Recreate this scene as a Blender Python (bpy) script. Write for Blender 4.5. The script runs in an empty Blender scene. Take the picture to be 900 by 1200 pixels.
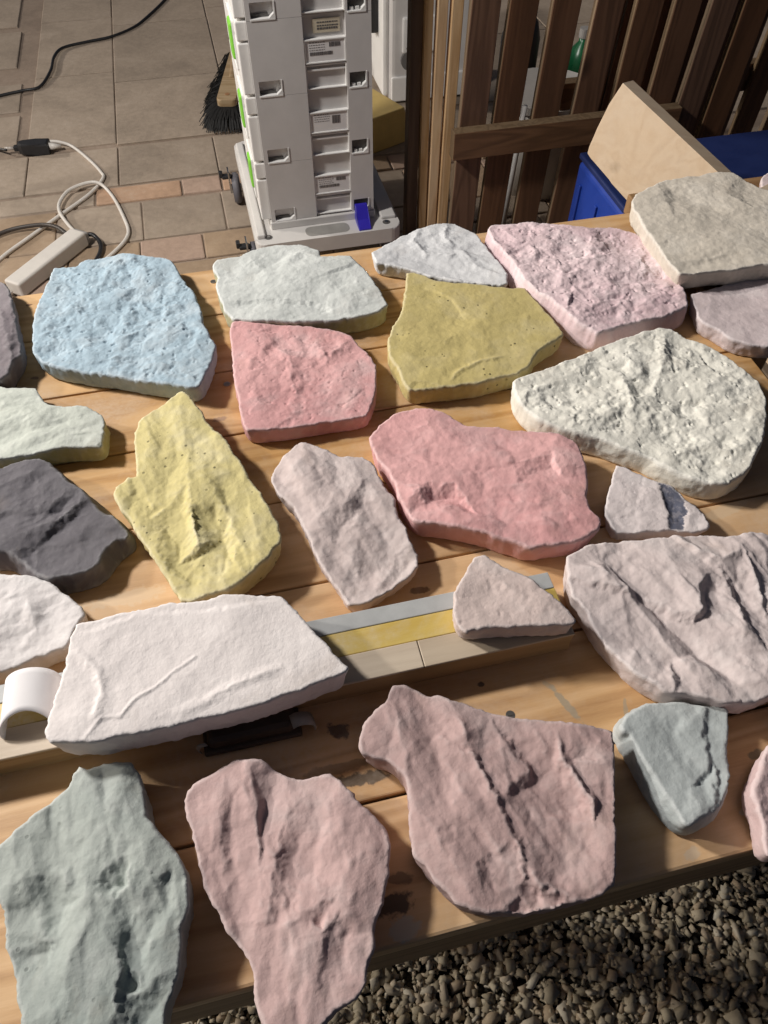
import bpy, bmesh, math, random
import numpy as np
from mathutils import Vector, Matrix
from mathutils.geometry import delaunay_2d_cdt
R = math.radians
sc = bpy.context.scene
C = sc.collection
random.seed(7)

# ------------------------------------------------------------------ camera
cam = bpy.data.cameras.new('camera')
cam.sensor_fit = 'VERTICAL'
cam.sensor_height = 36.0
cam.sensor_width = 27.0
cam.lens = 26.1
cam.clip_start = 0.02
cam.clip_end = 500
co = bpy.data.objects.new('camera', cam)
C.objects.link(co)
co.location = (0, 0, 1.35)
co.rotation_euler = (R(90 - 52.6), 0, 0)
sc.camera = co

# ------------------------------------------------------------------ night sky, faint low light, work lamp
SUN_EL = R(27)        # light travels towards +x and a little -y
w = bpy.data.worlds.new('World')
sc.world = w
w.use_nodes = True
nt = w.node_tree
sky = nt.nodes.new('ShaderNodeTexSky')
sky.sky_type = 'NISHITA'
sky.sun_disc = False
sky.sun_elevation = SUN_EL
sky.sun_rotation = R(281.3)
sky.dust_density = 6.0
sky.air_density = 0.6
sky.ozone_density = 0.3
bg = nt.nodes['Background']
bg.inputs[1].default_value = 0.024
nt.links.new(sky.outputs[0], bg.inputs[0])

sl = bpy.data.lights.new('sun', 'SUN')
sl.energy = 1.3
sl.angle = R(3.0)
sl.color = (1.0, 0.94, 0.86)
so = bpy.data.objects.new('sun', sl)
C.objects.link(so)
_d = Vector((0.98 * math.cos(SUN_EL), -0.196 * math.cos(SUN_EL), -math.sin(SUN_EL)))
so.rotation_euler = _d.to_track_quat('-Z', 'Y').to_euler()
so.location = (-6, 1.5, 3)

LAMP = Vector((-1.592, 1.083, 2.10))
ll = bpy.data.lights.new('work_lamp_light', 'POINT')
ll.energy = 192
ll.shadow_soft_size = 0.10
ll.color = (1.0, 0.955, 0.905)
lo = bpy.data.objects.new('work_lamp_light', ll)
C.objects.link(lo)
lo.location = LAMP

sc.view_settings.view_transform = 'Standard'
sc.view_settings.look = 'None'
sc.view_settings.exposure = 0.0
sc.view_settings.gamma = 1.0
sc.view_settings.use_curve_mapping = False

# ------------------------------------------------------------------ frame of the place: u runs along the table planks, v across them
AL = R(13.3)
CA, SA = math.cos(AL), math.sin(AL)
def W(u, v, z=0.0):
    return Vector((u * CA - v * SA, u * SA + v * CA, z))
TZ = 0.72

# ------------------------------------------------------------------ helpers
def link(o):
    C.objects.link(o)
    return o
def tag(o, label=None, cat=None, group=None, kind=None):
    if label: o['label'] = label
    if cat: o['category'] = cat
    if group: o['group'] = group
    if kind: o['kind'] = kind
    return o
def thing(name, label, cat, loc, rotz=AL, group=None):
    o = bpy.data.objects.new(name, None)
    o.empty_display_size = 0.05
    o.location = loc
    o.rotation_euler = (0, 0, rotz)
    link(o)
    return tag(o, label, cat, group)
def obj(name, bm, mat, parent=None, smooth=False):
    me = bpy.data.meshes.new(name)
    if isinstance(bm, bmesh.types.BMesh):
        bmesh.ops.recalc_face_normals(bm, faces=bm.faces[:])
        bm.to_mesh(me)
        bm.free()
    else:
        me.from_pydata(*bm)
    if mat: me.materials.append(mat)
    if smooth:
        me.polygons.foreach_set('use_smooth', [True] * len(me.polygons))
    o = bpy.data.objects.new(name, me)
    link(o)
    if parent is not None: o.parent = parent
    return o
def box(bm, x0, x1, y0, y1, z0, z1, bev=0.0, seg=2, M=None):
    r = bmesh.ops.create_cube(bm, size=1.0)
    vs = r['verts']
    for v in vs:
        v.co = Vector(((x0 + x1) / 2 + v.co.x * (x1 - x0), (y0 + y1) / 2 + v.co.y * (y1 - y0), (z0 + z1) / 2 + v.co.z * (z1 - z0)))
    new = vs
    if bev > 0:
        es = list({e for v in vs for e in v.link_edges})
        rr = bmesh.ops.bevel(bm, geom=es, offset=bev, segments=seg, profile=0.5, affect='EDGES')
        new = list({v for f in rr['faces'] for v in f.verts} | {v for v in vs if v.is_valid})
    if M is not None:
        bmesh.ops.transform(bm, matrix=M, verts=new)
    return new
def boxo(name, mat, parent, x0, x1, y0, y1, z0, z1, bev=0.0, seg=2, M=None):
    bm = bmesh.new()
    box(bm, x0, x1, y0, y1, z0, z1, bev, seg, M)
    return obj(name, bm, mat, parent)
def prism(bm, poly, h0, h1, axis='z', bev=0.0):
    """extrude a 2-D polygon; axis z: poly=(x,y); axis y: poly=(x,z) extruded along y"""
    def P(a, b, h): return (a, b, h) if axis == 'z' else (a, h, b)
    lo_ = [bm.verts.new(P(a, b, h0)) for a, b in poly]
    hi_ = [bm.verts.new(P(a, b, h1)) for a, b in poly]
    n = len(poly)
    fs = [bm.faces.new(lo_[::-1]), bm.faces.new(hi_)]
    for i in range(n):
        fs.append(bm.faces.new((lo_[i], lo_[(i + 1) % n], hi_[(i + 1) % n], hi_[i])))
    if bev > 0:
        es = list({e for f in fs[:2] for e in f.edges})
        bmesh.ops.bevel(bm, geom=es, offset=bev, segments=2, profile=0.5, affect='EDGES')
def cyl(bm, p0, p1, r0, r1=None, n=16):
    p0, p1 = Vector(p0), Vector(p1)
    d = p1 - p0
    r1 = r0 if r1 is None else r1
    M = Matrix.Translation((p0 + p1) / 2) @ d.to_track_quat('Z', 'Y').to_matrix().to_4x4()
    bmesh.ops.create_cone(bm, cap_ends=True, segments=n, radius1=r0, radius2=r1, depth=d.length, matrix=M)
def catmull(pts, k=8):
    P = [Vector(p) for p in pts]
    P = [P[0] * 2 - P[1]] + P + [P[-1] * 2 - P[-2]]
    o = []
    for i in range(1, len(P) - 2):
        a, b, c, d = P[i - 1:i + 3]
        for j in range(k):
            t = j / k
            o.append(0.5 * (2 * b + (c - a) * t + (2 * a - 5 * b + 4 * c - d) * t * t + (3 * b - a - 3 * c + d) * t ** 3))
    o.append(P[-2])
    return o
def tube(bm, pts, r, n=8):
    rings = []
    up = Vector((0, 0, 1))
    for i, p in enumerate(pts):
        t = (pts[min(i + 1, len(pts) - 1)] - pts[max(i - 1, 0)]).normalized()
        s = t.cross(up)
        s = s.normalized() if s.length > 1e-4 else Vector((1, 0, 0))
        b = s.cross(t)
        rings.append([bm.verts.new(p + (s * math.cos(a) + b * math.sin(a)) * r) for a in (2 * math.pi * k / n for k in range(n))])
    for a, b in zip(rings, rings[1:]):
        for k in range(n):
            bm.faces.new((a[k], a[(k + 1) % n], b[(k + 1) % n], b[k]))
    bm.faces.new(rings[0][::-1])
    bm.faces.new(rings[-1])

# ------------------------------------------------------------------ materials
def lin(r, g, b):
    f = lambda c: (c / 255 / 12.92) if c / 255 <= 0.04045 else ((c / 255 + 0.055) / 1.055) ** 2.4
    return (f(r), f(g), f(b), 1.0)
class NT:
    def __init__(s, name):
        s.m = bpy.data.materials.new(name)
        s.m.use_nodes = True
        s.t = s.m.node_tree
        s.b = s.t.nodes['Principled BSDF']
    def n(s, typ, **kw):
        nd = s.t.nodes.new(typ)
        for k, v in kw.items():
            if k.startswith('i_'):
                key = k[2:].replace('_', ' ')
                nd.inputs[key].default_value = v
            else:
                setattr(nd, k, v)
        return nd
    def l(s, a, b): s.t.links.new(a, b)
    def noise(s, vec, scale, detail=4, rough=0.55, dist=0.0):
        nd = s.n('ShaderNodeTexNoise')
        nd.inputs['Scale'].default_value = scale
        nd.inputs['Detail'].default_value = detail
        nd.inputs['Roughness'].default_value = rough
        nd.inputs['Distortion'].default_value = dist
        if vec: s.l(vec, nd.inputs['Vector'])
        return nd.outputs['Fac']
    def ramp(s, fac, stops):
        nd = s.n('ShaderNodeValToRGB')
        e = nd.color_ramp.elements
        while len(e) < len(stops): e.new(0.5)
        for k, (p, c) in enumerate(stops):
            e[k].position = p
            e[k].color = c if len(c) == 4 else (*c, 1)
        s.l(fac, nd.inputs['Fac'])
        return nd.outputs['Color']
    def mix(s, fac, a, b, mode='MIX'):
        nd = s.n('ShaderNodeMix', data_type='RGBA', blend_type=mode)
        for idx, v in ((0, fac), (6, a), (7, b)):
            if isinstance(v, bpy.types.NodeSocket): s.l(v, nd.inputs[idx])
            else: nd.inputs[idx].default_value = v
        return nd.outputs[2]
    def math(s, op, a, b=None, c=None):
        nd = s.n('ShaderNodeMath', operation=op)
        for i, v in enumerate((a, b, c)):
            if v is None: continue
            if isinstance(v, bpy.types.NodeSocket): s.l(v, nd.inputs[i])
            else: nd.inputs[i].default_value = v
        return nd.outputs[0]
    def bump(s, h, strength, dist):
        nd = s.n('ShaderNodeBump')
        nd.inputs['Strength'].default_value = strength
        nd.inputs['Distance'].default_value = dist
        s.l(h, nd.inputs['Height'])
        s.l(nd.outputs[0], s.b.inputs['Normal'])
    def col(s, c):
        if isinstance(c, bpy.types.NodeSocket): s.l(c, s.b.inputs['Base Color'])
        else: s.b.inputs['Base Color'].default_value = c
    def rough(s, v):
        if isinstance(v, bpy.types.NodeSocket): s.l(v, s.b.inputs['Roughness'])
        else: s.b.inputs['Roughness'].default_value = v
BLK = (0, 0, 0, 1)
WHT = (1, 1, 1, 1)
def scl(c, k): return (min(c[0] * k, 1), min(c[1] * k, 1), min(c[2] * k, 1), 1)

def plain(name, c, rough=0.5, var=0.12, scale=30, bump=0.15, bd=0.0006, metal=0.0):
    t = NT(name)
    tc = t.n('ShaderNodeTexCoord').outputs['Object']
    f = t.noise(tc, scale, 5, 0.6)
    t.col(t.ramp(f, [(0.3, scl(c, 1 - var)), (0.7, scl(c, 1 + var))]))
    t.rough(t.math('MULTIPLY_ADD', f, 0.25, rough - 0.12))
    t.b.inputs['Metallic'].default_value = metal
    if bump: t.bump(t.noise(tc, scale * 9, 3, 0.6), bump, bd)
    return t.m

def wood(name, light, mid, dark, gscale=1.0, rough=0.6, knots=True, stains=(), axis=0, contrast=1.0, dust=0.0):
    """grain runs along the object's local x (axis 0) or z (axis 2)"""
    t = NT(name)
    tc = t.n('ShaderNodeTexCoord').outputs['Object']
    oi = t.n('ShaderNodeObjectInfo').outputs['Random']
    mp = t.n('ShaderNodeMapping')
    s = [9.0 * gscale] * 3
    s[axis] = 0.75 * gscale
    mp.inputs['Scale'].default_value = s
    t.l(tc, mp.inputs['Vector'])
    cmb = t.n('ShaderNodeCombineXYZ')
    t.l(t.math('MULTIPLY', oi, 37.0), cmb.inputs[0])
    t.l(t.math('MULTIPLY', oi, 91.0), cmb.inputs[1])
    t.l(t.math('MULTIPLY', oi, 53.0), cmb.inputs[2])
    t.l(cmb.outputs[0], mp.inputs['Location'])
    v = mp.outputs[0]
    big = t.noise(v, 1.3, 3, 0.5, 0.6)
    rings = t.n('ShaderNodeMath', operation='SINE')
    t.l(t.math('MULTIPLY', big, 46.0), rings.inputs[0])
    ring = t.math('MULTIPLY_ADD', rings.outputs[0], 0.5, 0.5)
    fib = t.math('ADD', t.math('MULTIPLY', t.noise(v, 14.0, 6, 0.7), 0.6), t.math('MULTIPLY', t.noise(v, 58.0, 4, 0.7), 0.4))
    g = t.math('ADD', t.math('MULTIPLY', ring, 0.35 * contrast), t.math('MULTIPLY', fib, 0.65))
    c = t.ramp(g, [(0.28, light), (0.52, mid), (0.82, dark)])
    tone = t.noise(tc, 3.0, 3, 0.5)
    c = t.mix(t.math('MULTIPLY', tone, 0.35), c, scl(mid, 0.8))
    # per-board tint
    hs = t.n('ShaderNodeHueSaturation')
    t.l(c, hs.inputs['Color'])
    t.l(t.math('MULTIPLY_ADD', oi, 0.25, 0.86), hs.inputs['Value'])
    t.l(t.math('MULTIPLY_ADD', oi, -0.2, 1.08), hs.inputs['Saturation'])
    c = hs.outputs[0]
    if knots:
        kp = t.n('ShaderNodeMapping')
        ks = [9.0, 9.0, 9.0]
        ks[axis] = 4.2
        kp.inputs['Scale'].default_value = ks
        t.l(tc, kp.inputs['Vector'])
        t.l(cmb.outputs[0], kp.inputs['Location'])
        vo = t.n('ShaderNodeTexVoronoi', feature='F1')
        vo.inputs['Scale'].default_value = 0.62
        t.l(kp.outputs[0], vo.inputs['Vector'])
        kn = t.ramp(t.math('ADD', vo.outputs['Distance'], t.math('MULTIPLY', fib, 0.05)), [(0.07, WHT), (0.14, BLK)])
        c = t.mix(t.math('MULTIPLY', kn, 0.75), c, scl(dark, 0.4))
    rgh = t.math('MULTIPLY_ADD', fib, 0.3, rough - 0.15)
    pos = t.n('ShaderNodeNewGeometry').outputs['Position']
    wob = t.noise(pos, 40.0, 4, 0.6)
    wob2 = t.noise(pos, 160.0, 3, 0.6)
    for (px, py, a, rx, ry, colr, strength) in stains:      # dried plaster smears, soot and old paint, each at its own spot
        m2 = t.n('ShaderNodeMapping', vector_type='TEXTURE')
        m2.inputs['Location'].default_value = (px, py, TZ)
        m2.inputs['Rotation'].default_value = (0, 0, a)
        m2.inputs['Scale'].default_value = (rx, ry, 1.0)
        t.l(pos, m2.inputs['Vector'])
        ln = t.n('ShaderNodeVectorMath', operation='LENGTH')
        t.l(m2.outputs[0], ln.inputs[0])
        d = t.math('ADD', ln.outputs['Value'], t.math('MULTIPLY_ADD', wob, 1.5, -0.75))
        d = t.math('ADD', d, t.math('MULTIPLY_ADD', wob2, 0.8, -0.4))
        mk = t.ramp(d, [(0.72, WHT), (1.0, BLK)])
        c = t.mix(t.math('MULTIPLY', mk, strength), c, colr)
    if dust:
        dm = t.math('MULTIPLY', t.ramp(t.noise(pos, 7.0, 6, 0.7, 0.6), [(0.46, BLK), (0.68, WHT)]), t.ramp(t.noise(pos, 210.0, 3, 0.6), [(0.3, (0.4, 0.4, 0.4, 1)), (0.6, WHT)]))
        c = t.mix(t.math('MULTIPLY', dm, dust), c, (0.66, 0.60, 0.52, 1))
    t.col(c)
    t.rough(rgh)
    t.bump(t.math('ADD', t.math('MULTIPLY', fib, 0.7), t.math('MULTIPLY', ring, 0.3)), 0.25, 0.0012)
    return t.m

def plaster(name, c, c2=None, var=0.16, pits=0.0, rough=0.8, c3=None, dust=0.25):
    """cast stone: uneven pigment, pale bloom, fine grain and pin holes; c2 = worn tint, c3 = colour of the marked patch / walls"""
    t = NT(name)
    tc = t.n('ShaderNodeTexCoord').outputs['Object']
    n1 = t.noise(tc, 22, 5, 0.6, 0.3)
    n2 = t.noise(tc, 120, 5, 0.65)
    n3 = t.noise(tc, 7, 3, 0.5)
    f = t.math('ADD', t.math('MULTIPLY', n1, 0.6), t.math('MULTIPLY', n2, 0.4))
    base = t.ramp(f, [(0.28, scl(c, 1 - var)), (0.5, c), (0.72, scl(c, 1 + var))])
    if c2: base = t.mix(t.ramp(n3, [(0.42, BLK), (0.62, WHT)]), base, c2)
    bloom = t.ramp(n1, [(0.5, BLK), (0.72, WHT)])
    g = 0.33 * (c[0] + c[1] + c[2])
    base = t.mix(t.math('MULTIPLY', bloom, dust), base, (min(g * 1.2, .9), min(g * 1.2, .9), min(g * 1.18, .9), 1))
    if c3:
        at = t.n('ShaderNodeAttribute', attribute_name='patch')
        base = t.mix(t.math('MULTIPLY', at.outputs['Fac'], t.ramp(n2, [(0.2, (0.55, 0.55, 0.55, 1)), (0.5, WHT)])), base, c3)
    st = t.ramp(t.noise(tc, 13, 5, 0.65, 0.8), [(0.56, BLK), (0.70, WHT)])
    base = t.mix(t.math('MULTIPLY', st, 0.16), base, (0.30, 0.21, 0.13, 1))          # earthy stains
    pt = t.n('ShaderNodeNewGeometry').outputs['Pointiness']
    worn = t.ramp(pt, [(0.505, BLK), (0.56, WHT)])
    k_ = 0.35 * (c[0] + c[1] + c[2]) / 3 + 0.42
    base = t.mix(t.math('MULTIPLY', worn, 0.42), base, (min(.5 * c[0] + .5 * k_ + .06, .9), min(.5 * c[1] + .5 * k_ + .06, .9), min(.5 * c[2] + .5 * k_ + .06, .9), 1))   # chalky worn ridges
    vo = t.n('ShaderNodeTexVoronoi', feature='F1')
    vo.inputs['Scale'].default_value = 95
    t.l(tc, vo.inputs['Vector'])
    msk = t.ramp(t.noise(tc, 30, 2, 0.5), [(0.52, BLK), (0.6, WHT)])
    hole = t.math('MULTIPLY', t.ramp(vo.outputs['Distance'], [(0.10, WHT), (0.17, BLK)]), msk)
    if pits > 0:
        base = t.mix(t.math('MULTIPLY', hole, pits), base, scl(c, 0.12))
    t.col(base)
    t.rough(t.math('MULTIPLY_ADD', n2, 0.25, rough - 0.12))
    t.b.inputs['Specular IOR Level'].default_value = 0.3
    fine = t.noise(tc, 330, 4, 0.7)
    h = t.math('ADD', t.math('MULTIPLY', n2, 1.0), t.math('MULTIPLY', fine, 0.35))
    h = t.math('SUBTRACT', h, t.math('MULTIPLY', hole, pits * 0.8))
    t.bump(h, 0.5, 0.0017)
    return t.m
# ------------------------------------------------------------------ cast stones: height fields over their own outlines
_G = np.random.RandomState(11)
_GR = _G.uniform(0, 2 * np.pi, 4096)
def perlin(x, y, seed=0):
    xi = np.floor(x).astype(np.int64)
    yi = np.floor(y).astype(np.int64)
    fx, fy = x - xi, y - yi
    def g(i, j, dx, dy):
        a = _GR[((i * 73856093) ^ (j * 19349663) ^ (seed * 83492791)) & 4095]
        return np.cos(a) * dx + np.sin(a) * dy
    s = lambda t: t * t * t * (t * (t * 6 - 15) + 10)
    sx, sy = s(fx), s(fy)
    a = g(xi, yi, fx, fy) * (1 - sx) + g(xi + 1, yi, fx - 1, fy) * sx
    b = g(xi, yi + 1, fx, fy - 1) * (1 - sx) + g(xi + 1, yi + 1, fx - 1, fy - 1) * sx
    return (a * (1 - sy) + b * sy) * 1.4
def fbm(x, y, sc_, octv, seed, gain=0.5, ridged=False):
    o = np.zeros_like(x)
    a, f = 1.0, 1.0 / sc_
    for k in range(octv):
        n = perlin(x * f + 17.3 * k, y * f - 9.1 * k, seed + k)
        o += a * ((1 - 2 * np.abs(n)) if ridged else n)
        a *= gain
        f *= 2.07
    return o
def facets(x, y, size, amp, seed):
    """broken planes: random heights on a scattered net, joined by flat triangles with crisp creases"""
    r = np.random.RandomState(seed)
    xs = np.arange(x.min() - 1.6 * size, x.max() + 1.7 * size, size)
    ys = np.arange(y.min() - 1.6 * size, y.max() + 1.7 * size, size)
    px, py = np.meshgrid(xs, ys)
    px = (px + r.uniform(-.46, .46, px.shape) * size).ravel()
    py = (py + r.uniform(-.46, .46, py.shape) * size).ravel()
    h = r.uniform(-1, 1, px.size) * amp
    ov, _, of, oi, _, _ = delaunay_2d_cdt([Vector((float(a), float(b))) for a, b in zip(px, py)], [], [], 0, 1e-6)
    return tri_eval(x, y, ov, of, h[np.array([q[0] for q in oi])])
def tri_eval(x, y, ov, of, vh):
    vx = np.array([p[0] for p in ov])
    vy = np.array([p[1] for p in ov])
    order = np.argsort(y)
    yo = y[order]
    out = np.zeros_like(x)
    for t in of:
        ax, bx, cx = vx[t[0]], vx[t[1]], vx[t[2]]
        ay, by, cy = vy[t[0]], vy[t[1]], vy[t[2]]
        lo_, hi_ = np.searchsorted(yo, (min(ay, by, cy), max(ay, by, cy)))
        if hi_ <= lo_: continue
        ii = order[lo_:hi_]
        X_, Y_ = x[ii], y[ii]
        det = (by - cy) * (ax - cx) + (cx - bx) * (ay - cy)
        if abs(det) < 1e-9: continue
        l1 = ((by - cy) * (X_ - cx) + (cx - bx) * (Y_ - cy)) / det
        l2 = ((cy - ay) * (X_ - cx) + (ax - cx) * (Y_ - cy)) / det
        l3 = 1 - l1 - l2
        m = (l1 >= -1e-6) & (l2 >= -1e-6) & (l3 >= -1e-6)
        out[ii[m]] = l1[m] * vh[t[0]] + l2[m] * vh[t[1]] + l3[m] * vh[t[2]]
    return out
def net(x, y, lines, rim, seed):
    """crests and hollows of one particular stone, joined by flat broken faces"""
    r = np.random.RandomState(seed)
    pts, hs, ed = [], [], []
    for ln in lines:
        for i, (a, b, c) in enumerate(ln):
            if i: ed.append((len(pts) - 1, len(pts)))
            pts.append(Vector((a, b)))
            hs.append(c)
    nc = len(pts)
    for p in rim[::6]:
        pts.append(Vector((float(p[0]) * 1.01, float(p[1]) * 1.01)))
        k_ = min(range(nc), key=lambda q: (pts[q][0] - p[0]) ** 2 + (pts[q][1] - p[1]) ** 2)
        hs.append(0.75 * hs[k_] + r.uniform(-1.2, 0.8))
    ov, _, of, oi, _, _ = delaunay_2d_cdt(pts, ed, [], 0, 1e-5)
    vh = np.array([hs[q[0]] if q else 0.0 for q in oi])
    return tri_eval(x, y, ov, of, vh)
def segdist(x, y, pts):
    """unsigned distance, signed side and position along a polyline"""
    best = np.full_like(x, 1e9)
    side = np.zeros_like(x)
    tt = np.zeros_like(x)
    n = len(pts) - 1
    for i in range(n):
        (ax, ay), (bx, by) = pts[i], pts[i + 1]
        dx, dy = bx - ax, by - ay
        L2 = dx * dx + dy * dy + 1e-9
        t = ((x - ax) * dx + (y - ay) * dy) / L2
        tc = np.clip(t, 0, 1)
        d = np.hypot(x - ax - tc * dx, y - ay - tc * dy)
        m = d < best
        best = np.where(m, d, best)
        side = np.where(m, np.sign(dx * (y - ay) - dy * (x - ax)), side)
        tt = np.where(m, (i + tc) / n, tt)
    return best, side, tt
def inside(x, y, poly):
    c = np.zeros(x.shape, bool)
    n = len(poly)
    for i in range(n):
        (ax, ay), (bx, by) = poly[i], poly[(i + 1) % n]
        m = ((ay > y) != (by > y))
        xc = (bx - ax) * (y - ay) / ((by - ay) if abs(by - ay) > 1e-9 else 1e-9) + ax
        c ^= m & (x < xc)
    return c
STEP = 1.45
RIDGE = 1.5
def stone_mesh(o, H, f, seed, style, rnd=0.7, flare=-0.004, amp=1.0, tilt=(0, 0), wallc=0, edge=1.0, ang=None, rg=1.0):
    """all in millimetres; returns verts, faces, patch values in metres"""
    H = H * 1000
    flare *= 1000
    rs = np.random.RandomState(seed)
    # outline: smoothed, resampled and roughened
    P = np.array(o, float)
    a = 0.5 * np.sum(P[:, 0] * np.roll(P[:, 1], -1) - np.roll(P[:, 0], -1) * P[:, 1])
    if a < 0: P = P[::-1]
    n = len(P)
    pts = []
    for i in range(n):
        p0, p1, p2, p3 = P[i - 1], P[i], P[(i + 1) % n], P[(i + 2) % n]
        L = np.hypot(*(p2 - p1))
        k = max(1, int(L / 2.2))
        for j in range(k):
            t = j / k
            cr = 0.5 * (2 * p1 + (p2 - p0) * t + (2 * p0 - 5 * p1 + 4 * p2 - p3) * t * t + (3 * p1 - p0 - 3 * p2 + p3) * t ** 3)
            pts.append(0.25 * cr + 0.75 * (p1 + (p2 - p1) * t))
    O = np.array(pts)
    m = len(O)
    tan = np.roll(O, -1, 0) - np.roll(O, 1, 0)
    tan /= np.hypot(tan[:, 0], tan[:, 1])[:, None] + 1e-9
    nrm = np.stack([tan[:, 1], -tan[:, 0]], 1)
    wob = (fbm(O[:, 0], O[:, 1], 16, 4, seed + 5, 0.55) * 1.5 + fbm(O[:, 0], O[:, 1], 5, 2, seed + 6, 0.6) * 0.55) * edge
    O = O + nrm * wob[:, None]
    poly = [tuple(p) for p in O]
    # interior points: jittered hexagonal lattice
    x0, y0 = O.min(0)
    x1, y1 = O.max(0)
    gx, gy = np.meshgrid(np.arange(x0, x1, STEP), np.arange(y0, y1, STEP * 0.866))
    gx = gx + (np.arange(gx.shape[0]) % 2)[:, None] * STEP * 0.5
    gx = (gx + rs.uniform(-.25, .25, gx.shape) * STEP).ravel()
    gy = (gy + rs.uniform(-.25, .25, gy.shape) * STEP).ravel()
    ins = inside(gx, gy, poly)
    gx, gy = gx[ins], gy[ins]
    ed, _, _ = segdist(gx, gy, poly[::2] + [poly[0]])
    k = ed > 1.1
    gx, gy, ed = gx[k], gy[k], ed[k]
    X = np.concatenate([O[:, 0], gx])
    Y = np.concatenate([O[:, 1], gy])
    E = np.concatenate([np.zeros(m), ed])
    # --- height of the top face
    wx = X + 5 * fbm(X, Y, 28, 3, seed + 31)
    wy = Y + 5 * fbm(X, Y, 28, 3, seed + 47)
    Z = np.full_like(X, 0.0)
    # hewn facets: lower envelope of random tilted planes
    nf = max(4, int(abs(a) / 1500))
    cs = rs.uniform((x0, y0), (x1, y1), (nf, 2))
    gr = rs.normal(0, {'rough': .16, 'cleft': .20, 'smooth': .06, 'facet': .22}[style], (nf, 2))
    hh = rs.uniform(0, 3, nf)
    pl = np.min(np.stack([hh[i] + gr[i, 0] * (wx - cs[i, 0]) + gr[i, 1] * (wy - cs[i, 1]) + 0.0016 * ((wx - cs[i, 0]) ** 2 + (wy - cs[i, 1]) ** 2) for i in range(nf)]), 0)
    pl = pl - pl.mean()
    ux, uy = X + 3 * fbm(X, Y, 14, 3, seed + 131, 0.6), Y + 3 * fbm(X, Y, 14, 3, seed + 147, 0.6)
    fine = fbm(X, Y, 7, 3, seed + 3, 0.55)
    if style == 'rough':
        msk = np.clip(fbm(X, Y, 50, 2, seed + 23) * 1.6 + 0.6, 0.2, 1)
        Z += 0.3 * pl + amp * (2.2 * fbm(wx, wy, 60, 3, seed, 0.5) + facets(ux, uy, 24, 2.3, seed + 201) + (0.5 + 0.6 * msk) * facets(ux, uy, 11, 1.7, seed + 301)
                               + msk * (facets(X, Y, 5.5, 0.75, seed + 331) + 0.8 * fbm(X, Y, 16, 3, seed + 7, 0.6)) + 0.3 * fine)
        n_ = fbm(X, Y, 9, 3, seed + 71, 0.6)
        Z -= amp * 2.0 * np.clip(n_ - 0.5, 0, 1) * 2
    elif style == 'facet':
        Z += 0.35 * pl + amp * (1.2 * fbm(wx, wy, 60, 3, seed, 0.5) + facets(wx, wy, 40, 3.2, seed + 201) + facets(ux, uy, 17, 1.2, seed + 301) + facets(X, Y, 8, 0.32, seed + 331) + 0.15 * fine)
    elif style == 'cleft':
        Z += 0.3 * pl + amp * (1.0 * fbm(wx, wy, 70, 3, seed, 0.5) + facets(wx, wy, 52, 3.0, seed + 201) + facets(ux, uy, 22, 1.0, seed + 301) + facets(X, Y, 9, 0.25, seed + 331) + 0.12 * fine)
        q = fbm(wx, wy * 0.8, 60, 4, seed + 9, 0.5) * 2.2
        Z += 0.8 * amp * (np.floor(q) + np.clip((q - np.floor(q)) * 6, 0, 1))
    else:
        Z += 0.3 * pl + amp * (1.0 * fbm(wx, wy, 60, 3, seed, 0.5) + facets(wx, wy, 46, 0.9, seed + 201) + facets(ux, uy, 16, 0.3, seed + 301) + 0.12 * fine)
    if ang is not None:      # splitting direction: long broken ridges
        ca_, sa_ = math.cos(R(ang)), math.sin(R(ang))
        al_, ac_ = (X * ca_ + Y * sa_) / 2.7, -X * sa_ + Y * ca_
        al_ = al_ + 2.2 * fbm(X, Y, 20, 2, seed + 611)
        ac_ = ac_ + 2.2 * fbm(X, Y, 20, 2, seed + 617)
        Z = 0.6 * Z + rg * (facets(al_, ac_, 30, 3.6, seed + 601) + facets(al_, ac_, 13, 0.95, seed + 605) + facets(al_, ac_, 6.5, 0.3, seed + 607)) + 0.22 * facets(X, Y, 4.6, 1.0, seed + 613)
    patch = np.zeros_like(X)
    jx = X + 2.0 * fbm(X, Y, 11, 4, seed + 91, 0.6)
    jy = Y + 2.0 * fbm(X, Y, 11, 4, seed + 97, 0.6)
    if any(ft[0] == 'n' for ft in f):
        Z = (1.0 if ang is not None else 0.4) * Z + facets(ux, uy, 15, 0.35, seed + 501) + facets(X, Y, 7, 0.18, seed + 521)
    for ft in f:
        if ft[0] == 'n':
            Z += 0.85 * net(X + 1.1 * (jx - X), Y + 1.1 * (jy - Y), ft[1], poly, seed)
        elif ft[0] == 'r':
            d, _, t = segdist(jx, jy, ft[1]) if ft[2] > 3 else segdist(0.6 * X + 0.4 * jx, 0.6 * Y + 0.4 * jy, ft[1])
            p = np.clip(1 - d / ft[2], 0, 1)
            p = p ** 1.3 if ft[2] > 5 else p * p * (3 - 2 * p)
            Z += (0.75 if ft[3] > 0 else 0.45) * ft[3] * p * (0.75 + 0.25 * np.sin(np.pi * np.clip(t, .02, .98)))
        elif ft[0] == 's':
            d, s, t = segdist(jx, jy, ft[1])
            _, sl_, _ = segdist(np.array([ft[2][0]]), np.array([ft[2][1]]), ft[1])
            low = s * sl_[0]                      # +1 on the low side
            fade = np.exp(-d / ft[4]) * np.clip(np.minimum(t, 1 - t) * 9 + 0.25, 0, 1)
            ends = (t <= 0.001) | (t >= 0.999)
            fade = np.where(ends, fade * np.exp(-d / 9.0), fade)
            up = np.clip(d / 2.0, 0, 1)
            dn = np.clip(d / (1.1 * ft[3]), 0, 1)
            dn = dn * dn * (3 - 2 * dn)
            Z += np.where(low > 0, -0.42 * ft[3] * fade * dn, 0.28 * ft[3] * fade * up)
        elif ft[0] == 'd':
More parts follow.
